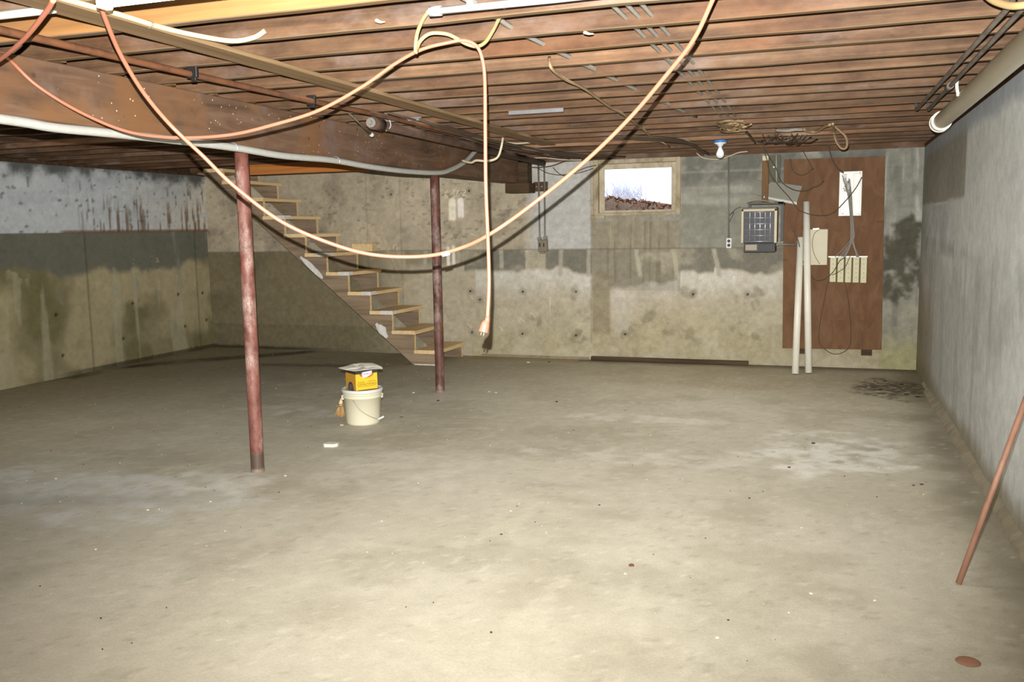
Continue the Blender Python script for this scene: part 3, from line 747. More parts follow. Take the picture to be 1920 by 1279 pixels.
# leaf-covered bank outside
gx, gy = np.meshgrid(np.linspace(-9, 5, 90), np.linspace(YB+0.3, 24, 60))
gz = 1.72+0.10*(fbm(gx*1.4, gy*1.4, 401)-0.3)+0.16*np.clip(-1.75-gx, 0, 2)*sm(10.9, 12, gy)+0.05*sm(11, 13, gy)+0.03*fbm(gx*9, gy*9, 402)
b = MB(); idx = np.arange(90*60).reshape(60, 90)
b.add(np.stack([gx, gy, gz], -1).reshape(-1, 3), np.stack([idx[:-1, :-1], idx[:-1, 1:], idx[1:, 1:], idx[1:, :-1]], -1).reshape(-1, 4).tolist(), True)
tag(b.build('ground', 'bank'), kind='structure')
b = MB(); rl = random.Random(3)
for k in range(900):
    x = rl.uniform(-4.2, -1.0); y = rl.uniform(YB+0.5, 13.5)
    z = 1.74+0.10*0.2+0.16*max(0, min(2, -1.75-x))*min(1, max(0, (y-10.9)/1.1))+0.05*min(1, max(0, (y-11)/2))+rl.uniform(0, 0.035)
    s_ = rl.uniform(0.02, 0.05); a_ = rl.uniform(0, 6.28); t_ = rl.uniform(-0.9, 0.9)
    d = np.array([math.cos(a_), math.sin(a_), t_]); e = np.array([-math.sin(a_), math.cos(a_), rl.uniform(-.9, .9)])
    p = np.array([x, y, z]); b.add([p-d*s_, p-e*s_*0.5, p+d*s_, p+e*s_*0.5], [(0, 1, 2, 3)])
tag(b.build('leaf_litter', 'leaf'), 'red brown fallen leaves heaped outside the basement window', 'leaves', None, 'stuff')
b = MB()
sx0, sx1 = ony(1138, 365, 14.0)[0], ony(1208, 365, 14.0)[0]
for k in range(170):
    x = rl.uniform(sx0, sx1); h = rl.uniform(0.2, 0.42)*(1.1-0.5*abs(x-(sx0+sx1)/2)/(sx1-sx0))
    b.tube([(x, 14.0, 1.80), (x+rl.uniform(-.06, .06), 14.0, 1.86+h*0.5), (x+rl.uniform(-.2, .2), 14.0+rl.uniform(-.2, .2), 1.98+h)], [0.008, 0.005, 0.002], 4, True, 3)
tag(b.build('bare_shrub', 'twig'), 'bare shrub twigs seen through the window, pale bluish haze put into their colour', 'shrub', None, None)

# ------------------------------------------------------------------ stair
NST = 11
TZ = [0.182, 0.41, 0.642, 0.87, 1.108, 1.337, 1.575, 1.80, 2.026, 2.25, 2.405]
TX = [-4.30-0.2875*k for k in range(NST)]
SYN, SYF, TT = 9.70, 10.56, 0.042
stair = thing('staircase', (-4.6, 10.1, 0), 'open wooden stair with dusty treads climbing left along the back wall', 'stairs')
def stringer(y0, y1):
    pts = [(-4.325, 0.0)]
    for k in range(NST):
        pts.append((TX[k]-0.028, TZ[k]-TT)); pts.append((TX[k]-0.028-0.2875, TZ[k]-TT))
    xe = TX[-1]-0.028-0.2875
    pts = pts[:-1]+[(TX[-1]-0.4, TZ[-1]-TT), (TX[-1]-0.4, 2.345), (-7.435, 2.322), (-4.635, 0.0)]
    bm_ = MB(); bm_.prism(pts, 'y', y0, y1); o = bm_.build('stringer', 'stringer', stair)
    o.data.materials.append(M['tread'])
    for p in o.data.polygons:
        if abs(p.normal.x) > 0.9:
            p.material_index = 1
    return o
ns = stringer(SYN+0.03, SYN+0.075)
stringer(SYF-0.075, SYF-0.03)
def daub(cx, cz, L, w, ang):
    n = 9; top, bot = [], []; b = MB()
    for i in range(n):
        t = i/(n-1)-0.5; k = w*(0.35+0.65*math.cos(t*math.pi))*(0.7+0.5*random.random())
        px_, pz_ = cx+math.cos(ang)*t*L, cz+math.sin(ang)*t*L
        top.append((px_-math.sin(ang)*k, pz_+math.cos(ang)*k)); bot.append((px_+math.sin(ang)*k*0.6, pz_-math.cos(ang)*k*0.6))
    b.prism(top+bot[::-1], 'y', SYN+0.0285, SYN+0.0305); b.build('paint_daub', 'paint_white', ns)
daub(-5.98, 1.16, 0.40, 0.045, -0.72); daub(-5.05, 0.40, 0.22, 0.06, -0.85)
b = MB(); b.box(-4.62, -4.33, SYN+0.026, SYN+0.08, 0.0, 0.012); b.build('shim', 'paint_white', ns)
for k in range(NST):
    b = MB(); d0 = 0.31 if k < NST-1 else 0.29
    x1 = TX[k]; z1 = TZ[k]; r = random.Random(k); n = 7; vs = []
    for i in range(n):
        y = SYN+(SYF-SYN)*i/(n-1); w = r.uniform(-0.006, 0.006) if k < 4 else r.uniform(-0.002, 0.002); zt = r.uniform(-0.003, 0.003)
        vs += [(x1-d0, y, z1-TT), (x1+w, y, z1-TT), (x1+w, y, z1-0.006+zt), (x1-0.006+w, y, z1+zt), (x1-d0, y, z1)]
    b.add(vs, [(i*5+j, i*5+(j+1) % 5, i*5+5+(j+1) % 5, i*5+5+j) for i in range(n-1) for j in range(5)]+[(0, 1, 2, 3, 4), tuple((n-1)*5+j for j in (4, 3, 2, 1, 0))])
    t = b.build('tread', 'tread', stair)
    if k in (2, 3, 4, 5, 7):
        b = MB(); b.box(x1-0.12-0.02*(k % 3), x1+0.004, SYN-0.002, SYN+0.10+0.04*(k % 2), z1-TT+0.002, z1+0.0035)
        b.build('paint_tip', 'paint_white', t)
b = MB(); x0 = ony(666, 470, 10.45)[0]; x1 = ony(704, 470, 10.45)[0]; zb = TZ[5]
b.box(x0, x1, 10.36, 10.47, zb, zb+0.105, 0.006)
tag(b.build('wood_block', 'tread'), 'short wooden block lying on a stair tread against the wall', 'block')
b = MB(); hp = [(705, 425), (708, 430), (704, 436), (708, 441), (712, 440), (713, 443)]
b.tube([ony(*q, 10.56) for q in hp]+[ony(730, 477, 10.55), ony(749, 516, 10.53), ony(755, 530, 10.48)], 0.006, 6, True, 4)
tag(b.build('hooked_rod', 'cable_cream'), 'thin pale hooked rod leaning on the back wall above the stair', 'rod')

# ------------------------------------------------------------------ bucket, box of bags, broom, scrap
bc = onz(681.5, 799, 0); bu = bc[:2]/np.linalg.norm(bc[:2]); BX, BY = bc[0]+0.135*bu[0], bc[1]+0.135*bu[1]
bucket = thing('bucket', (BX, BY, 0), 'white plastic bucket with lid standing on the floor under a yellow box', 'bucket')
def ch(bm_, name, mat, parent, loc=None):
    o = bm_.build(name, mat, None); o.parent = parent
    if loc is not None:
        o.location = loc
    return o
b = MB(); b.lathe([(0.130, 0), (0.137, 0.004), (0.141, 0.02), (0.155, 0.225), (0.163, 0.227), (0.163, 0.236), (0.157, 0.238), (0.158, 0.252), (0.165, 0.254), (0.165, 0.263), (0.159, 0.265), (0.16, 0.275)], (0, 0, 0), 40)
ch(b, 'pail', 'bucket', bucket)
b = MB(); b.lathe([(0.16, 0.270), (0.169, 0.270), (0.171, 0.277), (0.171, 0.295), (0.167, 0.299), (0.161, 0.299), (0.157, 0.291), (0.05, 0.291), (0.004, 0.291)], (0, 0, 0), 40)
ch(b, 'lid', 'lid', bucket)
for sx_ in (-1, 1):
    b = MB(); a_ = 0.55; cx_, cy_ = sx_*0.16*math.cos(a_), sx_*0.16*math.sin(a_)
    b.box(cx_-0.011, cx_+0.011, cy_-0.011, cy_+0.011, 0.205, 0.245, 0.004); ch(b, 'bail_ear', 'bucket', bucket)
b = MB(); hp = []
for px, py in ((662, 751), (674, 768), (690, 779), (708, 786)):
    q = atd(px, py, float(np.dot(np.array([BX-0.165*bu[0], BY-0.165*bu[1], 0.13])-CAM, fwd))); hp.append(q-np.array([BX, BY, 0]))
b.tube(hp, 0.0028, 6, True, 5); bail = ch(b, 'bail', 'wire_metal', bucket)
b = MB(); q = [atd(px, py, float(np.dot(np.array([BX-0.165*bu[0], BY-0.165*bu[1], 0.13])-CAM, fwd)))-np.array([BX, BY, 0]) for px, py in ((708, 787), (720, 781))]
b.tube(q, 0.009, 8, False); o = ch(b, 'grip', 'white', bucket)
# carton
zt = 0.2925
box = thing('bag_carton', (BX, BY, zt), 'yellow and black box of contractor bags on the bucket lid', 'box')
ca = math.radians(55); cm = Matrix.Rotation(ca, 3, 'Z')
W2, D2, HH = 0.1, 0.092, 0.165
def rb(bm_, name, mat, parent=None):
    bm_.v = [tuple(cm @ Vector(p)+Vector((0.0, 0.0, 0))) for p in bm_.v]; return ch(bm_, name, mat, parent or box)
b = MB(); b.box(-W2, W2, -D2, D2, 0.0, HH, 0.003); carton = rb(b, 'carton', 'yellow')
b = MB(); b.box(-W2-0.0015, W2+0.0015, -D2-0.0015, D2+0.0015, HH-0.028, HH+0.003); b.box(-W2-0.001, W2+0.001, -D2-0.001, D2+0.001, 0, 0.004); rb(b, 'black_band', 'charcoal')
b = MB(); b.box(-W2-0.0012, -W2+0.001, -D2, D2, 0.004, HH-0.028); rb(b, 'side_panel', 'yellow_side')
b = MB(); n = 14
b.prism([(D2*math.cos(math.pi*i/n)*0.55, 0.006+0.062*math.sin(math.pi*i/n)) for i in range(n+1)], 'x', -W2-0.0024, -W2-0.001); rb(b, 'bag_picture', 'print_navy')
b = MB()
for i in range(4):
    b.box(-W2-0.0034, -W2-0.002, -0.03+0.016*i, -0.024+0.016*i, 0.012, 0.052-0.008*abs(i-1.5))
rb(b, 'bag_sheen', 'wire_metal')
# printed badge: navy oval edged red, a white tilted label with red lower half
b = MB(); n = 28; cz = HH-0.033
b.prism([(0.062*math.cos(2*math.pi*i/n), cz+0.030*math.sin(2*math.pi*i/n)) for i in range(n)], 'y', -D2-0.003, -D2-0.001); rb(b, 'badge_oval', 'print_navy')
b = MB(); b.prism([(0.058*math.cos(2*math.pi*i/n), cz-0.004+0.024*math.sin(2*math.pi*i/n)) for i in range(n)], 'y', -D2-0.0038, -D2-0.002); rb(b, 'badge_red', 'print_red')
b = MB(); b.prism([(-0.04, cz-0.028), (0.0, cz-0.024), (0.042, cz-0.002), (0.048, cz+0.026), (-0.042, cz+0.018)], 'y', -D2-0.0046, -D2-0.003); rb(b, 'badge_label', 'print_white')
def text(body, size, x, z, name, mat, ysp, scx=1.0):
    cu = bpy.data.curves.new(name, 'FONT'); cu.body = body; cu.size = size; cu.align_x = 'CENTER'; cu.extrude = 0.0004
    to = bpy.data.objects.new(name, cu); COL.objects.link(to)
    dg = bpy.context.evaluated_depsgraph_get(); me = bpy.data.meshes.new_from_object(to.evaluated_get(dg))
    bpy.data.objects.remove(to); bpy.data.curves.remove(cu)
    bm_ = MB(); bm_.add([(v.co.x*scx+x, ysp-v.co.z, v.co.y+z) for v in me.vertices], [list(p.vertices) for p in me.polygons]); bpy.data.meshes.remove(me)
    return rb(bm_, name, mat)
text('HUSKY', 0.022, 0.0, cz-0.004, 'badge_lettering', 'print_navy', -D2-0.0052, 0.95)
b = MB(); b.prism([(-0.012, cz-0.026), (0.0, cz-0.024), (0.042, cz-0.004), (0.044, cz-0.014), (0.02, cz-0.030)], 'y', -D2-0.0052, -D2-0.004); rb(b, 'badge_swash', 'print_red')
text('CONTRACTOR BAGS', 0.0235, 0.0, 0.042, 'lettering', 'print_dark', -D2-0.0016, 0.78)
b = MB(); b.box(-0.084, -0.02, -D2-0.0015, -D2, 0.0665, 0.0695); b.box(0.01, 0.084, -D2-0.0015, -D2, 0.0685, 0.0715); b.box(-0.084, 0.082, -D2-0.0015, -D2, 0.0325, 0.0350); rb(b, 'printed_lines', 'print_dark')
# crumpled sheet on the carton
vr = np.array([-bu[1]*-1, -bu[0], 0]); vr = np.array([bu[1], -bu[0], 0.0]); vd = np.array([bu[0], bu[1], 0.0])
ring = [(-0.185, -0.02, 0.012), (-0.13, -0.085, 0.004), (-0.06, -0.125, -0.004), (0.0, -0.145, 0.003), (0.06, -0.11, 0.002), (0.10, -0.085, 0.001), (0.175, -0.035, -0.008), (0.17, 0.0, 0.002), (0.13, 0.07, 0.012), (0.095, 0.14, 0.016), (0.0, 0.145, 0.020), (-0.075, 0.14, 0.014), (-0.12, 0.06, 0.012)]
mid = [(u*0.5, v*0.5, 0.006+0.008*math.sin(i*2.1)) for i, (u, v, z) in enumerate(ring)]
b = MB(); P_ = lambda q: np.array([BX, BY, zt+HH+0.006])+vr*q[0]+vd*q[1]+np.array([0, 0, q[2]]); nr = len(ring)
b.add([P_(q) for q in ring]+[P_(q) for q in mid]+[P_((0.01, 0.0, 0.014))], [(i, (i+1) % nr, nr+(i+1) % nr, nr+i) for i in range(nr)]+[(nr+i, nr+(i+1) % nr, 2*nr) for i in range(nr)])
o = tag(b.build('crumpled_sheet', 'sheet'), 'crumpled off white sheet lying on top of the yellow box', 'sheet')
md = o.modifiers.new('thick', 'SOLIDIFY'); md.thickness = 0.003; md.offset = 1
# whisk broom leaning on the bucket
wb = onz(637, 783, 0); dep = float(np.dot(np.array([wb[0], wb[1], 0.1])-CAM, fwd))
def wp(px, py): return atd(px, py, dep)
broom = thing('whisk_broom', tuple(wp(637, 783)), 'small straw whisk broom standing on its bristles beside the bucket', 'broom')
bo = np.array(broom.location)
b = MB(); rs = random.Random(8)
e0, e1, t0 = wp(630, 779)-bo, wp(645, 783)-bo, wp(639.5, 758)-bo
for i in range(46):
    k = rs.random(); p = e0*(1-k)+e1*k+np.array([0, rs.uniform(-0.025, 0.025), rs.uniform(0, 0.008)])
    p[2] = max(p[2], 0.003-bo[2])
    b.tube([t0+np.array([(k-0.5)*0.02, rs.uniform(-0.008, 0.008), 0]), (t0*0.5+p*0.5)+np.array([(k-0.5)*0.02, 0, 0]), p], [0.002, 0.0026, 0.002], 4, True, 2)
ch(b, 'bristles', 'straw', broom)
b = MB(); h1 = wp(638.5, 758)-bo; h2 = wp(640.5, 746)-bo
b.tube([h1-np.array([0, 0, 0.012]), h1*0.6+h2*0.4, h2], [0.019, 0.016, 0.006], 10, False); ch(b, 'handle', 'birch', broom)
b = MB()
for s_ in (0.0, 0.014): b.tube([h1+np.array([-0.019, -0.004, -s_]), h1+np.array([0, -0.021, -s_]), h1+np.array([0.019, -0.004, -s_])], 0.0025, 5)
ch(b, 'binding', 'print_dark', broom)
# white scrap
c = onz(620, 837, 0)
b = MB(); b.prism([(c[0]-0.055, c[1]-0.02), (c[0]-0.03, c[1]-0.045), (c[0]+0.045, c[1]-0.03), (c[0]+0.06, c[1]+0.0), (c[0]+0.05, c[1]+0.04), (c[0]-0.035, c[1]+0.035)], 'z', 0.002, 0.026)
tag(b.build('foam_scrap', 'white'), 'broken white scrap on the floor in front of the bucket', 'scrap')
c = onz(1815, 1241, 0); b = MB(); b.lathe([(0.043, 0), (0.04, 0.002), (0.028, 0.004), (0.01, 0.005)], (c[0], c[1], 0.001), 14)
tag(b.build('clay_lump', 'clay'), 'flat reddish lump of clay on the floor in the near right corner', 'lump')
c = onz(753, 783, 0); b = MB(); b.add([(c[0]-0.022, c[1], 0.003), (c[0], c[1]-0.012, 0.012), (c[0]+0.022, c[1]+0.004, 0.004), (c[0], c[1]+0.016, 0.006)], [(0, 1, 2, 3)])
tag(b.build('dry_leaf', 'leaf'), 'small red dry leaf on the floor right of the bucket', 'leaf')
c = onz(1184, 1061, 0); b = MB(); b.lathe([(0.014, 0), (0.012, 0.005), (0.004, 0.007)], (c[0], c[1], 0.001), 9)
tag(b.build('rusty_washer', 'rust'), 'tiny rust coloured disc on the open floor', 'washer')
# chips of plaster and dirt
def chips(n, mat, name, label, seed, pts=()):
    r = random.Random(seed); bm_ = MB()
    L_ = [(r.uniform(-7.6, 0.7), r.uniform(2.6, 10.2), r.uniform(0.0018, 0.0045)) for _ in range(n)]+[(*fpt(px, py), s_*(0.55 if py > 860 else 0.8)) for px, py, s_ in pts]
    for x, y, s_ in L_:
        k = r.randint(4, 6); a0_ = r.uniform(0, 6.28); rr_ = [s_*r.uniform(0.6, 1.3) for _ in range(k)]
        s_ *= 0.75; rr_ = [q*0.75 for q in rr_]; ring = [(x+rr_[i]*1.4*math.cos(a0_+6.283*i/k), y+rr_[i]*math.sin(a0_+6.283*i/k)) for i in range(k)]
        bm_.prism(ring, 'z', 0.001, 0.003+s_*0.5)
    return tag(bm_.build(name, mat), label, 'debris', None, 'stuff')
chips(230, 'specks', 'plaster_chips', 'scatter of tiny pale plaster chips over the concrete floor', 12, ((50, 902, .012), (105, 898, .02), (277, 957, .014), (535, 893, .014), (179, 1031, .012), (395, 941, .01), (1172, 1077, .011), (1520, 1114, .013), (1640, 1127, .01), (1345, 1197, .012), (930, 737, .018), (640, 798, .02), (775, 737, .016), (990, 680, .022), (917, 735, .012)))
chips(160, 'specks_dark', 'dirt_crumbs', 'scatter of tiny dark dirt crumbs over the concrete floor', 13, ((1044, 754, .018), (1525, 832, .016), (1728, 909, .016), (1713, 911, .012), (1480, 877, .016), (921, 1187, .012), (940, 1003, .012), (523, 924, .01), (1124, 948, .012), (1405, 935, .01), (822, 752, .02), (1660, 715, .02), (1690, 722, .026), (1650, 732, .02), (1700, 740, .024), (1720, 745, .02), (1030, 679, .016)))
# dark board lying along the foot of the back wall
b = MB(); p0, p1 = onz(1108, 676, 0), onz(1402, 687.5, 0)
b.box(p0[0], p1[0], YB-0.095, YB-0.035, 0.001, 0.05, 0.006)
tag(b.build('wet_board', 'dark_wood'), 'long dark wet board lying along the foot of the back wall', 'board')

# ------------------------------------------------------------------ electrical corner
PY = YB-0.10
brd = thing('electrical_board', tuple(ony(1560, 475, PY)), 'large brown plywood backing board hung on the back wall', 'board')
def A(px, py, y=PY): return ony(px, py, y)
def wbox(bm_, px0, px1, py0, py1, y0, y1, bev=0.0):
    a_, c_ = ony((px0+px1)/2, py0, y0), ony((px0+px1)/2, py1, y0); l, r_ = ony(px0, (py0+py1)/2, y0), ony(px1, (py0+py1)/2, y0)
    bm_.box(l[0], r_[0], y0, y1, c_[2], a_[2], bev)
b = MB(); b.quadbox([A(1470, 299), A(1467, 653), A(1653, 656), A(1660, 293)], (0, 0.018, 0)); b.build('plywood_sheet', 'ply', brd)
for px in (1503, 1625):
    b = MB(); q = A(px, 660, PY+0.02); b.box(q[0]-0.055, q[0]+0.055, PY+0.019, YB-0.002, 0.155, 2.30); b.build('cleat', 'dark_wood', brd)
# breaker / punch-down cabinet
cab = thing('wiring_cabinet', tuple(A(1595, 404, PY-0.06)), 'bright white metal wiring cabinet high on the brown board', 'cabinet')
b = MB(); wbox(b, 1573, 1616, 321, 405, PY-0.055, PY-0.001, 0.004); b.build('enclosure', 'panel_white', cab)
b = MB()
for x0, x1 in ((1577, 1583), (1600, 1613)): wbox(b, x0, x1, 325, 401, PY-0.062, PY-0.052, 0.002)
b.build('cover_plate', 'panel_white', cab)
b = MB()
for k in range(6): wbox(b, 1580, 1588, 327+k*3, 328.2+k*3, PY-0.066, PY-0.054)
tag(b.build('louvre', 'conduit_dark', cab), kind='stuff')
b = MB()
for px, py in ((1577, 323), (1580, 401), (1611, 402), (1613, 324)): q = A(px, py, PY-0.06); b.lathe([(0.006, -0.004), (0.006, 0.004)], (q[0], q[1], q[2]), 8)
tag(b.build('screws', 'chrome', cab), kind='stuff')
# bundle of grey cables
rs = random.Random(21); bun = MB(); Y0 = PY-0.075
for k in range(14):
    o_ = rs.uniform(-4, 4); e_ = rs.uniform(1563, 1588) if k < 8 else rs.uniform(1606, 1622)
    p = [(1588+o_+rs.uniform(-7, 7), 328+rs.uniform(0, 30)), (1594+o_*0.8+rs.uniform(-2, 2), 365), (1596+o_*0.7, 400), (1598+o_*0.8, 428), (1598+o_*0.9, 446), (1598+(e_-1598)*0.4+rs.uniform(-1.5, 1.5), 463), (e_, 482)]
    bun.tube([ony(a_, c_, Y0+rs.uniform(-0.015, 0.012)) for a_, c_ in p], 0.0042, 5, True, 3)
tag(bun.build('cable_bundle', 'cable_grey'), 'bundle of grey cables falling from the white cabinet to the cream blocks', 'cables', None, 'stuff')
# five terminal blocks
tb = thing('terminal_rack', tuple(A(1590, 530, PY-0.05)), 'rack of five upright cream terminal blocks on the brown board', 'rack')
b = MB(); wbox(b, 1555, 1626, 481, 530, PY-0.012, PY-0.001, 0.002); b.build('back_plate', 'grey_plate', tb)
for k in range(5):
    x0 = 1556+k*14.4; b = MB(); wbox(b, x0, x0+11.6, 480.5, 529+k*0.4, PY-0.055, PY-0.010, 0.004); o = b.build('terminal_block', 'cream', tb)
    b = MB()
    for j in range(5): wbox(b, x0+4.8, x0+6.8, 486+j*8.5, 487.2+j*8.5, PY-0.059, PY-0.054)
    tag(b.build('terminal_screws', 'metal_box', o), kind='stuff')
b = MB(); wbox(b, 1553, 1627, 480, 483, PY-0.060, PY-0.05, 0.002); b.build('top_rail', 'panel_white', tb)
# cream box
jb = thing('junction_box', tuple(A(1533, 496, PY-0.04)), 'flat cream box with a plain cover behind the leaning white pipes', 'box')
b = MB(); wbox(b, 1506, 1551, 431, 496, PY-0.045, PY-0.001, 0.005); b.build('box_body', 'cream_box', jb)
b = MB(); wbox(b, 1505, 1551.5, 430, 497, PY-0.052, PY-0.044, 0.003); b.build('cover', 'cream_box', jb)
b = MB(); wbox(b, 1524, 1536, 428, 431, PY-0.04, PY-0.01, 0.002); b.build('bushing', 'chrome', jb)
# leaning white pipes
def pipe_thing(name, pts, r, mat, label, cat, group=None):
    t = thing(name, tuple(pts[0]), label, cat, group); p0_ = np.array(pts[0])
    bm_ = MB(); bm_.tube([np.array(p)-p0_ for p in pts], r, 20, False); ch(bm_, 'pipe', mat, t)
    d = np.array(pts[-1])-p0_; d /= np.linalg.norm(d)
    bm_ = MB(); bm_.tube([np.array(pts[-1])-p0_-d*0.002, np.array(pts[-1])-p0_+d*0.0015], r*0.82, 18, False); ch(bm_, 'bore', 'charcoal', t)
    return t
pl = onz(1491, 702, 0); pr = onz(1516, 700, 0)
pipe_thing('white_pipe', [(pl[0], pl[1], 0.004), ony(1501, 446, YB-0.20)], 0.036, 'pvc', 'shorter white plastic pipe leaning on the brown board', 'pipe', 'leaning white pipes')
pipe_thing('white_pipe', [(pr[0], pr[1], 0.004), ony(1512, 379, YB-0.17)], 0.036, 'pvc', 'taller white plastic pipe leaning on the brown board', 'pipe', 'leaning white pipes')
# heater
HY = 10.05
ht = thing('unit_heater', tuple(ony(1425, 473, HY)), 'grey electric heater with a wire grille hung on the back wall', 'heater')
b = MB(); q0, q1 = ony(1392, 393, HY), ony(1457, 452, HY)
x0, x1, z1, z0 = ony(1390, 425, HY)[0], ony(1457, 425, HY)[0], ony(1424, 392, HY)[2], ony(1424, 455, HY)[2]
b.box(x0+0.01, x1-0.005, HY+0.02, HY+0.36, z0, z1+0.02, 0.006); b.build('body', 'heater_body', ht)
b = MB(); w_ = 0.024
b.box(x0, x0+w_, HY-0.02, HY+0.03, z0-0.005, z1, 0.004); b.box(x1-w_*1.2, x1, HY-0.02, HY+0.03, z0-0.005, z1, 0.004); b.box(x0, x1, HY-0.02, HY+0.03, z1-w_, z1, 0.004)
b.build('bezel', 'heater_frame', ht)
b = MB(); b.box(x0+w_, x1-w_*1.2, HY+0.012, HY+0.019, z0, z1-w_); b.build('element_back', 'heater_back', ht)
for k in range(6):
    zz_ = z0+0.012+(z1-w_-z0-0.02)*k/5; b = MB(); b.tube([(x0+w_, HY-0.004, zz_), (x1-w_*1.2, HY-0.004, zz_)], 0.0042, 6, False); b.build('grille_bar', 'chrome', ht)
for k in range(5):
    xx_ = x0+w_+(x1-x0-2*w_)*(0.2+0.165*k); b = MB(); b.tube([(xx_, HY-0.01, z0+0.02), (xx_, HY-0.01, z1-w_-0.004)], 0.0055, 6, False); b.build('grille_bar', 'chrome', ht)

b = MB(); zc = ony(1424, 473, HY)[2]
b.box(x0+0.03, x1-0.015, HY+0.005, HY+0.30, zc, z0-0.004, 0.006); cbx = b.build('control_box', 'charcoal', ht)
b = MB(); b.box(x0+0.045, x0+0.165, HY+0.001, HY+0.008, zc+0.02, z0-0.02, 0.002); b.build('name_plate', 'metal_box', cbx)
b = MB(); b.box(x0+0.185, x1-0.035, HY+0.0, HY+0.009, zc+0.018, z0-0.018, 0.002); b.build('switch_cover', 'black', cbx)
b = MB(); b.box(x0+0.06, x1+0.06, HY+0.10, HY+0.14, z1+0.05, z1+0.075, 0.003); b.box(x0+0.06, x0+0.09, HY+0.10, HY+0.14, z1-0.0, z1+0.05); b.box(x1+0.03, x1+0.06, HY+0.10, HY+0.14, zc+0.12, z1+0.05)
b.box(x1+0.0, x1+0.06, HY+0.1, YB-0.0, z1+0.045, z1+0.07); b.build('hanger_bracket', 'charcoal', ht)
b = MB(); q = ony(1465, 459, HY+0.12); b.tube([(x1-0.02, HY+0.12, q[2]), (x1+0.12, HY+0.18, q[2]), ony(1498, 460, YB-0.13)], 0.011, 8); b.build('supply_cable', 'conduit_dark', ht)
# strut, backing board, sheet metal
b = MB(); wbox(b, 1428.5, 1441, 293, 378, YB-0.30, YB-0.255, 0.004); strut = tag(b.build('wood_strut', 'dark_wood'), 'narrow brown wooden strut hanging above the heater', 'strut')
M['strut'] = mat_wood('strut_wood', (92, 66, 40), (120, 90, 58), (136, 104, 70), (9, 9, 0.5), rand=1, val=0.02); strut.data.materials[0] = M['strut']
b = MB(); wbox(b, 1429.5, 1441, 292, 301, YB-0.312, YB-0.301, 0.002); b.build('paper_tag', 'cream', strut)
b = MB(); q = ony(1433, 372, YB-0.31); b.tube([q+np.array([0, 0, 0.06]), q+np.array([0, 0, -0.03])], 0.008, 8, False); b.build('bolt', 'chrome', strut)
b = MB(); wbox(b, 1441, 1463, 291, 344, YB-0.05, YB-0.002, 0.003)
M['grey_board'] = mat_plain('grey_green_board', (98, 96, 78), 0.7, var=0.12); gb_ = tag(b.build('backing_board', 'grey_board'), 'grey green board on the wall behind the narrow brown strut', 'board')
b = MB(); q = ony(1456, 330, YB-0.055); b.tube([ony(1455.5, 290, YB-0.06), ony(1456, 342, YB-0.06)], 0.008, 8, False); b.build('thin_pipe', 'conduit', gb_)
b = MB(); q = ony(1451, 315, YB-0.056); b.lathe([(0.012, 0), (0.012, 0.02)], tuple(q), 10); b.build('insulator', 'print_white', gb_)
sh = MB(); sy = YB-0.24
sh.quadbox([ony(1444, 341, sy+0.1), ony(1438, 369, sy-0.05), ony(1494, 379, sy-0.05), ony(1504, 349, sy+0.1)], (0.0, 0.012, 0.004)); shm = tag(sh.build('bent_sheet', 'galv'), 'bent grey metal sheet sticking out right of the brown strut', 'sheet')
sh = MB(); sh.quadbox([ony(1417, 337, sy+0.1), ony(1408, 362, sy-0.05), ony(1428, 368, sy-0.05), ony(1430, 341, sy+0.1)], (0.0, 0.012, 0.004)); sh.build('left_wing', 'galv', shm)
sh = MB(); sh.quadbox([ony(1438, 369, sy-0.052), ony(1438, 373, sy-0.052), ony(1494, 384, sy-0.052), ony(1494, 379, sy-0.052)], (0.0, 0.01, 0)); sh.build('front_lip', 'galv', shm)
# outlets
ot = thing('wall_outlet', tuple(ony(1366, 464, YB)), 'white duplex outlet on the wall left of the heater', 'outlet')
b = MB(); wbox(b, 1361.5, 1371.5, 446.5, 465.5, YB-0.03, YB-0.002, 0.003); b.build('cover_plate', 'print_white', ot)
for py in (452, 460):
    b = MB(); q = ony(1366.5, py, YB-0.032); b.lathe([(0.0175, -0.003), (0.0175, 0.003)], (0, 0, 0), 14); b.rot(Matrix.Rotation(math.pi/2, 3, 'X')); b.v = [tuple(np.array(p)+q) for p in b.v]; b.build('socket', 'black', ot)
b = MB(); b.tube([ony(1366, 292, YB-0.012), ony(1366.5, 447, YB-0.012)], 0.008, 8, False); b.build('conduit_tube', 'conduit_dark', ot)
sb = thing('switch_box', tuple(ony(1017, 470, YB)), 'grey metal box fed by two conduits left of the window', 'outlet')
b = MB(); wbox(b, 1008.5, 1026, 449, 472, YB-0.05, YB-0.002, 0.006); wbox(b, 1012, 1021, 472, 476, YB-0.04, YB-0.01, 0.003); b.build('box_body', 'metal_box', sb)
b = MB(); wbox(b, 1010, 1025, 451, 470, YB-0.054, YB-0.049, 0.002); b.build('cover', 'metal_box', sb)
for px in (1012, 1019.5):
    b = MB(); wbox(b, px-1, px+1, 456, 463, YB-0.057, YB-0.053); b.build('toggle', 'black', sb)
for px, px2 in ((1009.5, 1012), (1020.5, 1022)):
    b = MB(); b.tube([ony(px, 309, YB-0.02), ony(px2, 443, YB-0.02), ony(px2, 450, YB-0.03)], 0.011, 8, False); b.build('conduit_tube', 'conduit_dark', sb)
b = MB()
for px, py in ((1010, 445), (1021, 443)):
    wbox(b, px-3, px+4, py, py+6, YB-0.045, YB-0.005, 0.002)
tag(b.build('connectors', 'conduit_dark', sb), kind='stuff')
b = MB(); wbox(b, 1000, 1027, 341, 359, YB-0.012, YB-0.002, 0.002); o = b.build('anchor_plate', 'dark_wood')
tag(o, 'dark plate with bolts on the wall behind the two conduits', 'plate')
b = MB()
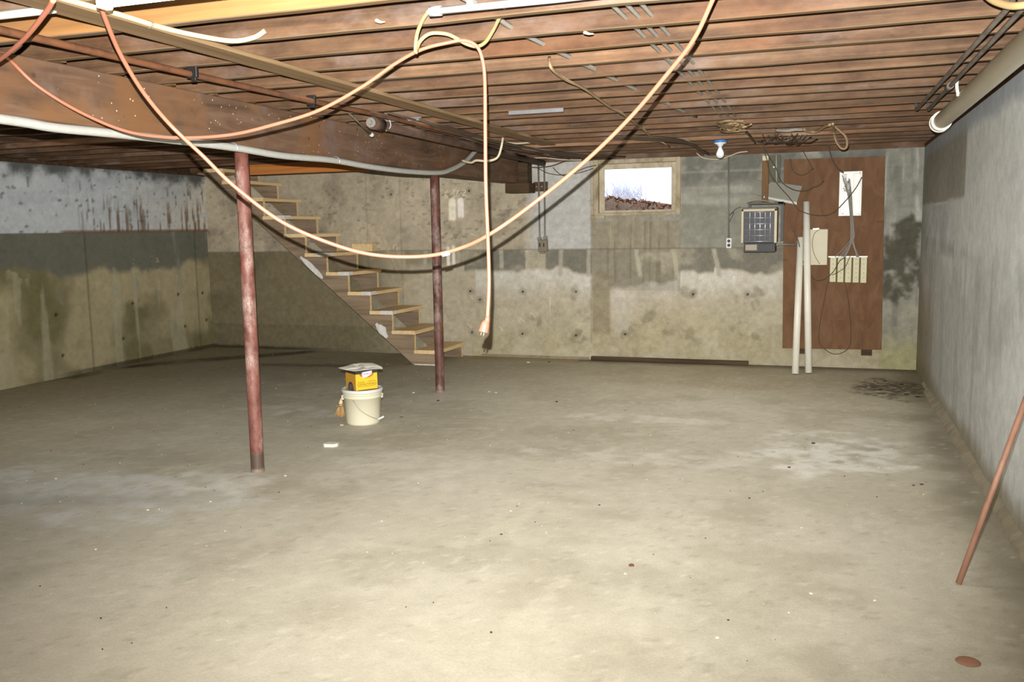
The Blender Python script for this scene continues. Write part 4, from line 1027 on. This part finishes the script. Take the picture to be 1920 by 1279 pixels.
for px in (1006, 1016): q = ony(px, 350, YB-0.016); b.lathe([(0.01, -0.008), (0.01, 0.008)], tuple(q), 8)
tag(b.build('bolts', 'chrome', o), kind='stuff')
# bulb
bp = onz(1350, 268, JB); by_ = 9.14
q = ony(1350.5, 272, by_); lb = thing('light_bulb', (q[0], by_, JB), 'bare frosted bulb in a blue lampholder under the joists', 'lamp')
b = MB(); b.lathe([(0.055, 0.0), (0.066, -0.006), (0.066, -0.022), (0.06, -0.028)], (0, 0, 0), 24); ch(b, 'holder_cap', 'blue', lb)
b = MB(); b.lathe([(0.062, -0.028), (0.055, -0.036), (0.03, -0.045), (0.026, -0.06)], (0, 0, 0), 24); ch(b, 'holder_base', 'bulb', lb)
b = MB(); b.lathe([(0.018, -0.06), (0.019, -0.08), (0.028, -0.10), (0.0385, -0.13), (0.038, -0.15), (0.026, -0.168), (0.008, -0.175)], (0, 0, 0), 20); ch(b, 'bulb', 'bulb', lb)

# ------------------------------------------------------------------ overhead runs
# long plank nailed under the joists
b = MB(); b.box(-2.655, -2.510, YF+0.2, 8.6, JB-0.024, JB-0.002, 0.003)
pk = tag(b.build('nailed_plank', 'plank'), 'long pale plank nailed flat under the joists from the top left corner', 'plank')
pts = [(-2.498, yy, JB-0.013+0.003*math.sin(yy*5)) for yy in np.linspace(1.2, 3.05, 9)]+[(-2.46, 3.22, JB-0.014), (-2.38, 3.33, JB-0.02), (-2.30, 3.37, JB-0.005), (-2.25, 3.38, JB+0.02)]
cc_ = thing('stapled_cable', (-2.46, 2.2, JB-0.02), 'cream cable stapled along the side of the long pale plank', 'cable')
b = MB(); b.tube(pts, 0.0105, 8); b.build('sheath', 'cable_cream', cc_)
for yy in (1.9, 2.45, 2.98):
    b = MB(); b.tube([(-2.51, yy, JB-0.028), (-2.484, yy, JB-0.012), (-2.51, yy, JB+0.002)], 0.003, 5); b.build('staple', 'wire_metal', cc_)
tube_thing('rusty_pipe', [(-3.0, YF+0.3, 2.385), (-3.0, 4.0, 2.385), (-2.94, 6, 2.392), (-2.94, 9.8, 2.392)], 0.016, 'rust', 'thin rusty orange pipe running under the joists beside the beam', 'pipe', None, 10)
for yy, wh_ in ((3.85, 'nearest of the three small black hangers on the thin rusty pipe'), (4.95, 'middle one of the three small black hangers on the thin rusty pipe'), (5.85, 'small black hanger on the thin rusty pipe beside the capped waste pipe')):
    b = MB(); b.box(-3.022, -2.962, yy-0.011, yy+0.011, 2.366, 2.425, 0.003); b.box(-3.0, -2.972, yy-0.007, yy+0.007, 2.35, 2.37, 0.002)
    tag(b.build('pipe_hanger', 'black'), wh_, 'hanger', 'hangers on the rusty pipe')
# capped waste pipe
cp = thing('capped_pipe', tuple(onz(705, 232, 2.345)), 'thick rusty waste pipe with a bolted end cap beside the beam', 'pipe')
p0, p1 = onz(700, 231, 2.345), np.array([-3.13, 10.2, 2.345]); o0 = np.array(cp.location); d = (p1-p0)/np.linalg.norm(p1-p0)
b = MB(); b.tube([p0-o0, p1-o0], 0.034, 16, False); ch(b, 'pipe', 'rust_dark', cp)
b = MB(); b.tube([p0-o0-d*0.02, p0-o0+d*0.13], 0.044, 16, False); ch(b, 'hub', 'rust_dark', cp)
b = MB(); b.tube([p0-o0-d*0.045, p0-o0-d*0.018], 0.034, 16, False); b.tube([p0-o0-d*0.07, p0-o0-d*0.04], 0.016, 6, False); ch(b, 'end_cap', 'conduit_dark', cp)
b = MB(); b.tube([p0-o0+d*0.2-np.array([0, 0, 0.036]), p0-o0+d*0.2+np.array([0.04, 0, 0]), p0-o0+d*0.2+np.array([0.02, 0, 0.07])], 0.004, 5); ch(b, 'strap', 'conduit', cp)
# dangling rod with knob
kp = thing('pull_rod', tuple(onx(650, 211, -3.2)), 'thin dark rod with a pale knob hanging slantwise beside the beam', 'rod')
o0 = np.array(kp.location); k1 = onx(697, 253, -3.2)-o0
b = MB(); b.tube([(0, 0, 0.01), k1*0.95], 0.007, 8, False); ch(b, 'shaft', 'dark_pipe', kp)
b = MB(); b.lathe([(0.006, -0.016), (0.015, -0.01), (0.018, 0), (0.015, 0.01), (0.006, 0.016)], tuple(k1), 12); ch(b, 'knob', 'conduit', kp)
b = MB(); b.box(-0.02, 0.02, -0.02, 0.02, -0.005, JB-o0[2], 0.004); ch(b, 'bracket', 'dark_pipe', kp)
# grey flexible conduit along the foot of the beam
cx = BX1+0.022
cpts = [(cx, 1.0, 2.16), (cx, 2.2, 2.115)]+[onx(px, py, cx) for px, py in ((0, 223), (100, 239), (200, 249), (320, 262), (440, 277), (530, 292), (620, 300), (690, 312), (760, 321), (820, 324), (845, 318), (872, 303), (894, 280))]
fc = thing('flexible_conduit', (cx, 5, 2.12), 'grey flexible conduit drooping along the lower edge of the beam', 'conduit')
b = MB(); b.tube(cpts, 0.0225, 12, True, 6); b.build('sheath', 'conduit', fc)
for px, py in ((440, 277), (632, 301)):
    q = onx(px, py, cx); b = MB(); b.tube([q+np.array([-0.02, 0, 0.03]), q+np.array([0.0, 0, 0.027]), q+np.array([0.024, 0, 0.008]), q+np.array([0.022, 0, -0.02])], 0.004, 5); b.build('clip', 'chrome', fc)
# cream stub bent down at the beam, right of the conduit
tube_thing('bent_cable', [atd(943, 258, 8.2), atd(939, 280, 8.2), atd(932, 296, 8.2), atd(915, 302, 8.2), atd(893, 301, 8.25), atd(883, 305, 8.3), atd(866, 301, 8.4)], 0.011, 'cable_white', 'pale cable bent down in a hook at the far end of the beam', 'cable')
# white tube on the joists and tube lamp
em = thing('metal_conduit', (-1.41, 3.2, 2.395), 'white metal conduit strapped across the joists at the top', 'conduit')
b = MB(); b.tube([onz(806, 22, 2.396), onz(1040, -1.5, 2.396), onz(1240, -24, 2.396)], 0.0135, 12, False); b.build('tube', 'emt', em)
b = MB(); p = onz(806, 22, 2.396); b.tube([p, p+np.array([0.045, 0.0, 0])], 0.0185, 12, False); b.build('fitting', 'emt', em)
for px in (885, 1010):
    q = onz(px, 22-(px-806)*0.1, 2.396); b = MB(); b.box(q[0]-0.012, q[0]+0.012, q[1]-0.028, q[1]+0.028, q[2]-0.006, JB+0.004, 0.003); b.build('strap', 'emt', em)
ft = thing('fluorescent_lamp', (-1.5, 2.5, 2.36), 'lit fluorescent tube lamp under the joists at the top left edge', 'lamp')
fxa = onz(236, 16, 2.33); fyc = 2.40
b = MB(); b.box(fxa[0]-0.06, fxa[0]+1.28, fyc-0.06, fyc+0.06, 2.36, 2.418, 0.006); b.build('housing', 'fixture', ft)
b = MB(); b.tube([(fxa[0]+0.02, fyc, 2.335), (fxa[0]+1.2, fyc, 2.335)], 0.019, 14, False); b.build('tube', 'tube_glow', ft)
for xx_ in (fxa[0]-0.012, fxa[0]+1.215):
    b = MB(); b.box(xx_-0.014, xx_+0.014, fyc-0.025, fyc+0.025, 2.312, 2.365, 0.004); b.build('lamp_holder', 'white', ft)
tube_thing('pale_conduit', [(-3.45, 2.62, 2.40), (-2.62, 2.63, 2.40)], 0.014, 'emt', 'short pale conduit across the joists in the top left corner', 'conduit', None, 10, False)
# three grey cables through the joists and others
for k, xo in enumerate((-0.80, -0.745, -0.69)):
    tube_thing('joist_cable', [(xo-0.02, 3.2, 2.462), (xo, 4.6, 2.45), (xo, 6.4, 2.448), (xo-0.02, 8.25, 2.445)], 0.0095, 'cable_grey', ('leftmost', 'middle', 'rightmost')[k]+' of three parallel grey cables threaded through the joists', 'cable', 'cables through the joists', 6)
tube_thing('joist_cable', [(-1.33, 3.0, 2.47), (-1.31, 3.6, 2.465), (-1.30, 4.0, 2.46), (-1.18, 5.5, 2.455), (-1.0, 7.4, 2.45)], 0.012, 'cable_grey', 'single thick grey cable through the joists left of the three', 'cable', None, 6)
tube_thing('slung_cable', [onz(1030, 108, 2.46), onz(1034, 128, 2.40), onz(1060, 149, 2.395), onz(1095, 166, 2.395), onz(1140, 198, 2.395), onz(1168, 214, 2.395), onz(1200, 237, 2.395), (-1.5, 8.2, 2.39), (-1.52, 9.3, 2.39)], 0.0085, 'cable_tan', 'tan cable slung slantwise below the joists in mid ceiling', 'cable', None, 7)
# splinters
for px, py, px2, lab in ((1095, 62, 1113, 'split splinter hanging off the joist edge near the white conduit'), (705, 40, 722, 'curled wood splinter at the joist edge left of the cream cord')):
    b = MB(); q0 = onz(px, py-2, JB-0.002); q1 = onz(px2, py+1, JB-0.012)
    b.tube([q0, (q0+q1)/2+np.array([0, 0, -0.004]), q1], [0.008, 0.005, 0.002], 5); tag(b.build('wood_splinter', 'tread'), lab, 'splinter')
# white pipe along the right wall, dark pipes
vp = thing('drain_pipe', (0.76, 7.4, 2.31), 'thick white drain pipe hung along the top of the right wall', 'pipe')
b = MB(); b.tube([(0.756, YF+0.2, 2.325), (0.756, 7.32, 2.315)], 0.055, 28, False); b.build('pipe', 'pvc_grey', vp)
b = MB()
for y0, y1, r in ((7.28, 7.40, 0.066), (7.27, 7.285, 0.070), (7.385, 7.42, 0.071)): b.tube([(0.756, y0, 2.315), (0.756, y1, 2.315)], r, 28, False)
b.build('coupling', 'pvc_rim', vp)
b = MB(); b.tube([(0.70, 5.95, 2.32), (0.69, 5.95, 2.39), (0.70, 5.95, 2.44)], 0.01, 6); b.build('hanger_strap', 'pvc_rim', vp)
for k, (a_, c_) in enumerate((((1718, 206), (1896, 8)), ((1740, 206), (1925, 8)))):
    p0, p1 = onz(*a_, 2.39), onz(*c_, 2.39); dd = (p1-p0)/np.linalg.norm(p1-p0)
    b = MB(); b.tube([p0+np.array([0, 0.01, 0.12]), p0+np.array([0, 0.005, 0.02]), p0+dd*0.03, p0*0.5+p1*0.5, p1, p1+dd*0.25+np.array([0, 0, 0.10])], 0.0115, 10, False)
    o = tag(b.build('iron_pipe', 'dark_pipe'), ('left', 'right')[k]+' one of two thin dark pipes slung under the joists near the white drain pipe', 'pipe', 'thin dark pipes')
    if k:
        b = MB(); q = p0+dd*1.15; b.tube([q-dd*0.06, q+dd*0.06], 0.02, 10, False); b.build('union', 'dark_pipe', o)
tube_thing('cord_bundle', [tuple(onz(1845, -14, 2.375)), tuple(onz(1862, 0, 2.365)), tuple(onz(1885, 9, 2.36)), tuple(onz(1905, 11, 2.36)), tuple(onz(1930, 7, 2.365)), tuple(onz(1955, -4, 2.375))], 0.014, 'cord_cream', 'dull yellow cord looped over the joist in the top right corner', 'cord')
# rusty rod leaning on the right wall
r0 = onz(1797, 1096, 0); r1 = onx(1958, 655, XR-0.022)
tube_thing('leaning_rod', [(r0[0], r0[1], 0.004), r1], 0.0132, 'rod', 'rusty red brown rod leaning against the right wall', 'rod', None, 12, False)

# ------------------------------------------------------------------ extension cords
CR = 0.0078
def cord(pts): return [atd(x, y, d_) for x, y, d_ in pts]
ca_ = thing('extension_cord', tuple(atd(840, 480, 4.0)), 'long orange extension cord sagging in a deep curve across the whole room', 'cord')
pa = [(1375, -90, 2.9), (1336, 0, 3.08), (1300, 75, 3.22), (1250, 140, 3.38), (1180, 222, 3.58), (1100, 300, 3.74), (1010, 374, 3.86), (930, 432, 3.85), (870, 463, 3.95), (800, 480, 4.0), (710, 479, 4.0), (630, 460, 3.98), (530, 417, 3.93), (440, 350, 3.87), (380, 292, 3.8), (320, 235, 3.75), (270, 175, 3.6), (230, 110, 3.4), (205, 55, 3.2), (183, -5, 2.98), (170, -50, 2.8)]
b = MB(); b.tube(cord(pa), CR*1.08, 10, True, 8); b.build('sheath', 'cord_orange', ca_)
i_ = 9; b = MB(); q0, q1 = atd(829, 478, 3.98), atd(843, 474, 3.975); b.tube([q0, q1], CR*1.22, 10, False); b.build('tape_wrap', 'tape', ca_)
cb_ = thing('extension_cord', tuple(atd(908, 620, 3.8)), 'orange cord looped under the joists with its plug hanging down', 'cord')
pb = [(100, 0, 2.7), (85, 24, 2.8), (50, 68, 3.0), (15, 100, 3.2), (-12, 118, 3.4), (-20, 108, 3.6), (0, 102, 3.85), (20, 114, 4.05), (70, 161, 4.15), (150, 210, 4.2), (240, 247, 4.2), (330, 258, 4.15), (430, 253, 4.08), (520, 232, 4.0), (600, 206, 3.95), (680, 162, 3.9), (740, 120, 3.85), (790, 93, 3.8), (840, 80, 3.78), (870, 76, 3.77), (893, 86, 3.77), (904, 110, 3.78), (909, 150, 3.8), (910, 250, 3.8), (911, 350, 3.8), (915, 450, 3.8), (917, 530, 3.8), (914, 598, 3.8)]
b = MB(); b.tube(cord(pb), CR, 10, True, 8); b.build('sheath', 'cord_orange', cb_)
plug = [(914.5, 594, 3.8), (913, 602, 3.8), (910, 608, 3.8), (906.5, 621, 3.8), (906, 623, 3.8)]
b = MB(); b.tube(cord(plug), [0.0085, 0.012, 0.0185, 0.0215, 0.021], 14, True, 4)
M['plug'] = mat_plain('plug_vinyl', (168, 98, 78), 0.45, var=0.04); pg = b.build('plug', 'plug', cb_)
b = MB()
for dx in (-3, 3): b.tube(cord([(906+dx, 622, 3.8), (904+dx, 629, 3.8)]), 0.0032, 5, False)
b.tube(cord([(908, 622, 3.79), (906, 631, 3.79)]), 0.003, 6, False); b.build('prong', 'wire_metal', pg)
cl = thing('cream_cord', tuple(atd(840, 62, 3.6)), 'thick cream cord looped from the white conduit and holding up the orange cord', 'cord')
pc = [(803, 22, 3.5), (792, 38, 3.55), (782, 64, 3.62), (779, 92, 3.66), (780.5, 98, 3.68), (782, 92, 3.72), (786, 80, 3.74), (797, 68, 3.74), (812, 62, 3.74), (838, 64, 3.75), (858, 73, 3.77), (874, 82, 3.79), (894, 87, 3.80), (910, 79, 3.76), (924, 58, 3.68), (936, 34, 3.58), (947, 14, 3.5)]
b = MB(); b.tube(cord(pc), 0.0078, 10, True, 7); b.build('sheath', 'cord_cream', cl)

# ------------------------------------------------------------------ loose wires near the board and along the back
def wire(pts, dep, r, mat, label, cat='wire', group=None, name='loose_wire'):
    return tube_thing(name, [atd(x, y, dep if np.isscalar(dep) else dep[i]) for i, (x, y) in enumerate(pts)], r, mat, label, cat, group, 6, True, 5)
def wirey(pts, Y, r, mat, label, cat='wire', group=None, name='loose_wire'):
    return tube_thing(name, [ony(x, y, Y) for x, y in pts], r, mat, label, cat, group, 6, True, 5)
wirey([(1422, 250), (1430, 270), (1441, 292), (1455, 315), (1462, 335), (1472, 347), (1492, 357), (1514, 357), (1525, 351), (1535, 348), (1545, 339)], 10.25, 0.006, 'cable_dark', 'dark wire dropping past the strut and ending in the air over the board')
wirey([(1424, 255), (1438, 300), (1444, 325), (1460, 348), (1478, 368), (1493, 388), (1500, 395), (1520, 402), (1543, 404), (1562, 399), (1585, 377), (1605, 352), (1616, 332)], 10.28, 0.0055, 'cable_dark', 'long dark wire looping across the board to the white cabinet')
wirey([(1482, 298), (1486, 318), (1498, 328), (1512, 326), (1524, 316)], 10.42, 0.005, 'cable_dark', 'short dark wire curled on the upper left of the board')
wirey([(1505, 282), (1515, 300), (1525, 318)], 10.40, 0.005, 'cable_dark', 'dark wire slanting down the top of the board')
wirey([(1552, 240), (1553, 262), (1557, 288), (1564, 306), (1574, 319), (1582, 324)], 10.30, 0.008, 'cable_dark', 'thick dark wire entering the top of the white cabinet')
wirey([(1487, 432), (1495, 448), (1499, 460), (1504, 485), (1513, 505), (1527, 524), (1545, 524), (1562, 510), (1574, 490), (1585, 482)], 10.36, 0.005, 'cable_dark', 'dark wire looping behind the leaning pipes to the cream blocks')
wirey([(1536, 430), (1526, 440), (1523, 460), (1528, 480), (1537, 495)], 10.42, 0.004, 'cable_tan', 'thin tan wire curving over the flat cream box')
wirey([(1553, 528), (1546, 560), (1537, 610), (1536, 640), (1548, 656), (1565, 664), (1582, 660), (1594, 646), (1595, 610), (1590, 560), (1584, 530)], PY-0.012, 0.004, 'cable_dark', 'thin dark wire hanging in a long loop below the cream blocks')
wirey([(1594, 480), (1585, 500), (1572, 510), (1560, 516)], 10.43, 0.004, 'cable_dark', 'dark wire lying across the faces of the cream blocks')
wirey([(1390, 388), (1380, 392), (1368, 404), (1376, 398), (1368, 416)], YB-0.006, 0.004, 'cable_dark', 'thin wire tangled on the wall beside the heater')
wirey([(1400, 380), (1415, 376), (1436, 377), (1452, 380)], 10.12, 0.006, 'cable_tan', 'tan wire lying along the top of the heater')
# coil hung under the joists
coil = MB()
for k in range(3):
    s_ = k*1.2; coil.tube([onz(1561+k*0.5, 232, 2.40)]+[ony(x+s_*0.6, y, 8.62+0.02*k) for x, y in ((1563, 245), (1565, 258), (1570, 270), (1578, 279), (1586, 277), (1588, 266), (1584, 255), (1575, 246), (1566, 238), (1561, 233))], 0.008, 7, True, 5)
tag(coil.build('hanging_coil', 'cable_tan'), 'narrow coil of tan cable hanging from the joists above the board', 'coil')
tube_thing('joist_wire', [onz(1507, 243, 2.40), onz(1520, 247, 2.39), onz(1532, 246, 2.39), onz(1545, 238, 2.40), onz(1556, 234, 2.40)], 0.012, 'cable_tan', 'tan cable end running left from the hanging coil', 'cable')
tube_thing('joist_wire', [onz(1455, 244, 2.41), onz(1475, 245, 2.395), onz(1490, 243, 2.40), onz(1505, 243, 2.40)], 0.014, 'cable_grey', 'pale grey cable under the joists left of the tan cable end', 'cable')
tube_thing('joist_wire', [onz(1365, 222, 2.46), onz(1372, 234, 2.40), onz(1390, 240, 2.39), onz(1402, 250, 2.39), onz(1412, 262, 2.395), onz(1416, 268, 2.40)], 0.011, 'cable_dark', 'dark cable leaving the three grey cables towards the strut', 'cable')
rs = random.Random(31)
knot = MB()
for k in range(9):
    c0 = np.array(onz(1372+rs.uniform(-8, 14), 232+rs.uniform(-5, 8), 2.40)); a_ = rs.uniform(0, 6.28)
    knot.tube([c0+np.array([0.09*math.cos(a_+t*1.3), 0.3*math.sin(a_+t*1.1), -0.02+0.012*math.sin(t*3)]) for t in range(5)], 0.007, 5, True, 3)
tag(knot.build('cable_knot', 'cable_tan'), 'tangled knot of tan cables where the three grey cables end', 'cables', None, 'stuff')
knot = MB()
for k in range(13):
    x = 1420+k*6+rs.uniform(-5, 5)
    knot.tube([onz(x, 258+rs.uniform(-8, 8), 2.405), onz(x+rs.uniform(5, 14), 266+rs.uniform(-3, 8), 2.37), onz(x+rs.uniform(14, 26), 262+rs.uniform(-2, 8), 2.36), onz(x+rs.uniform(24, 40), 258+rs.uniform(-8, 8), 2.405)], 0.006, 5, True, 3)
tag(knot.build('wire_tangle', 'cable_dark'), 'tangle of dark wires under the joists over the heater and board', 'wires', None, 'stuff')
# wires along the back wall head
wirey([(945, 275), (975, 294), (1000, 296), (1025, 296), (1050, 299), (1075, 300), (1090, 300)], 10.30, 0.008, 'cable_white', 'pale wire running under the last joists towards the window')
wirey([(960, 300), (985, 312), (1010, 314), (1035, 311), (1055, 304), (1075, 299)], 10.50, 0.007, 'cable_dark', 'dark wire draped along the wall head above the two conduits')
wirey([(1008, 315), (1025, 324), (1045, 328), (1065, 327), (1090, 323), (1112, 316)], 10.56, 0.005, 'cable_dark', 'thin dark wire sagging from the conduits to the window')
wirey([(1037, 314), (1044, 322), (1055, 329), (1066, 328), (1080, 322), (1100, 314), (1118, 310)], 10.52, 0.005, 'cable_dark', 'second thin dark wire sagging left of the window')
wirey([(1306, 287), (1318, 296), (1338, 299), (1352, 298), (1370, 292), (1385, 286), (1402, 284)], 10.40, 0.007, 'cable_white', 'pale wire sagging below the bulb', name='sagging_wire')
wirey([(1315, 284), (1326, 293), (1345, 296), (1365, 292), (1380, 288), (1395, 285)], 10.46, 0.006, 'cable_tan', 'tan wire sagging close behind the bulb', name='sagging_wire')
dk = MB()
for k in range(8):
    y0 = rs.uniform(-4, 4)
    dk.tube([onz(1160+rs.uniform(-20, 40), 258+y0, 2.40), onz(1245, 262+y0, 2.385), onz(1290, 268+y0*0.5, 2.385), onz(1312, 280+y0*0.4, 2.39), onz(1322+rs.uniform(-4, 8), 288, 2.39)], 0.01, 5, True, 4)
tag(dk.build('cable_run', 'cable_dark'), 'run of dark cables under the joists between the window and the bulb', 'cables', None, 'stuff')
dk = MB()
for k in range(8):
    xo = rs.uniform(-0.12, 0.12)
    dk.tube([(-2.93+xo, 6.6+rs.uniform(-1, 1), 2.40), (-2.9+xo, 8.2, 2.385+rs.uniform(-.01, .01)), (-2.75+xo*1.5, 9.4, 2.38), (-2.5+xo*3, 10.3, 2.385)], 0.008, 5, True, 5)
tag(dk.build('cable_run', 'cable_dark'), 'run of dark cables under the joists beside the far end of the beam', 'cables', None, 'stuff')
wire([(943, 266), (965, 269), (985, 268), (1000, 266)], 8.9, 0.008, 'cable_white', 'pale wire across the joists just past the end of the plank')
b = MB(); p0, p1 = onz(680, 227, 2.40), onz(770, 221, 2.40); b.box(p0[0], p0[0]+0.42, p0[1]+0.1, p0[1]+0.115, 2.395, 2.42); ms_ = tag(b.build('metal_strip', 'chrome'), 'thin bright metal strip across the joists left of the pale plank', 'strip')
b = MB(); b.box(p0[0]+1.1, p0[0]+1.5, p0[1]+0.1, p0[1]+0.115, 2.395, 2.42); tag(b.build('metal_strip', 'chrome'), 'thin bright metal strip across the joists behind the hanging orange cord', 'strip')
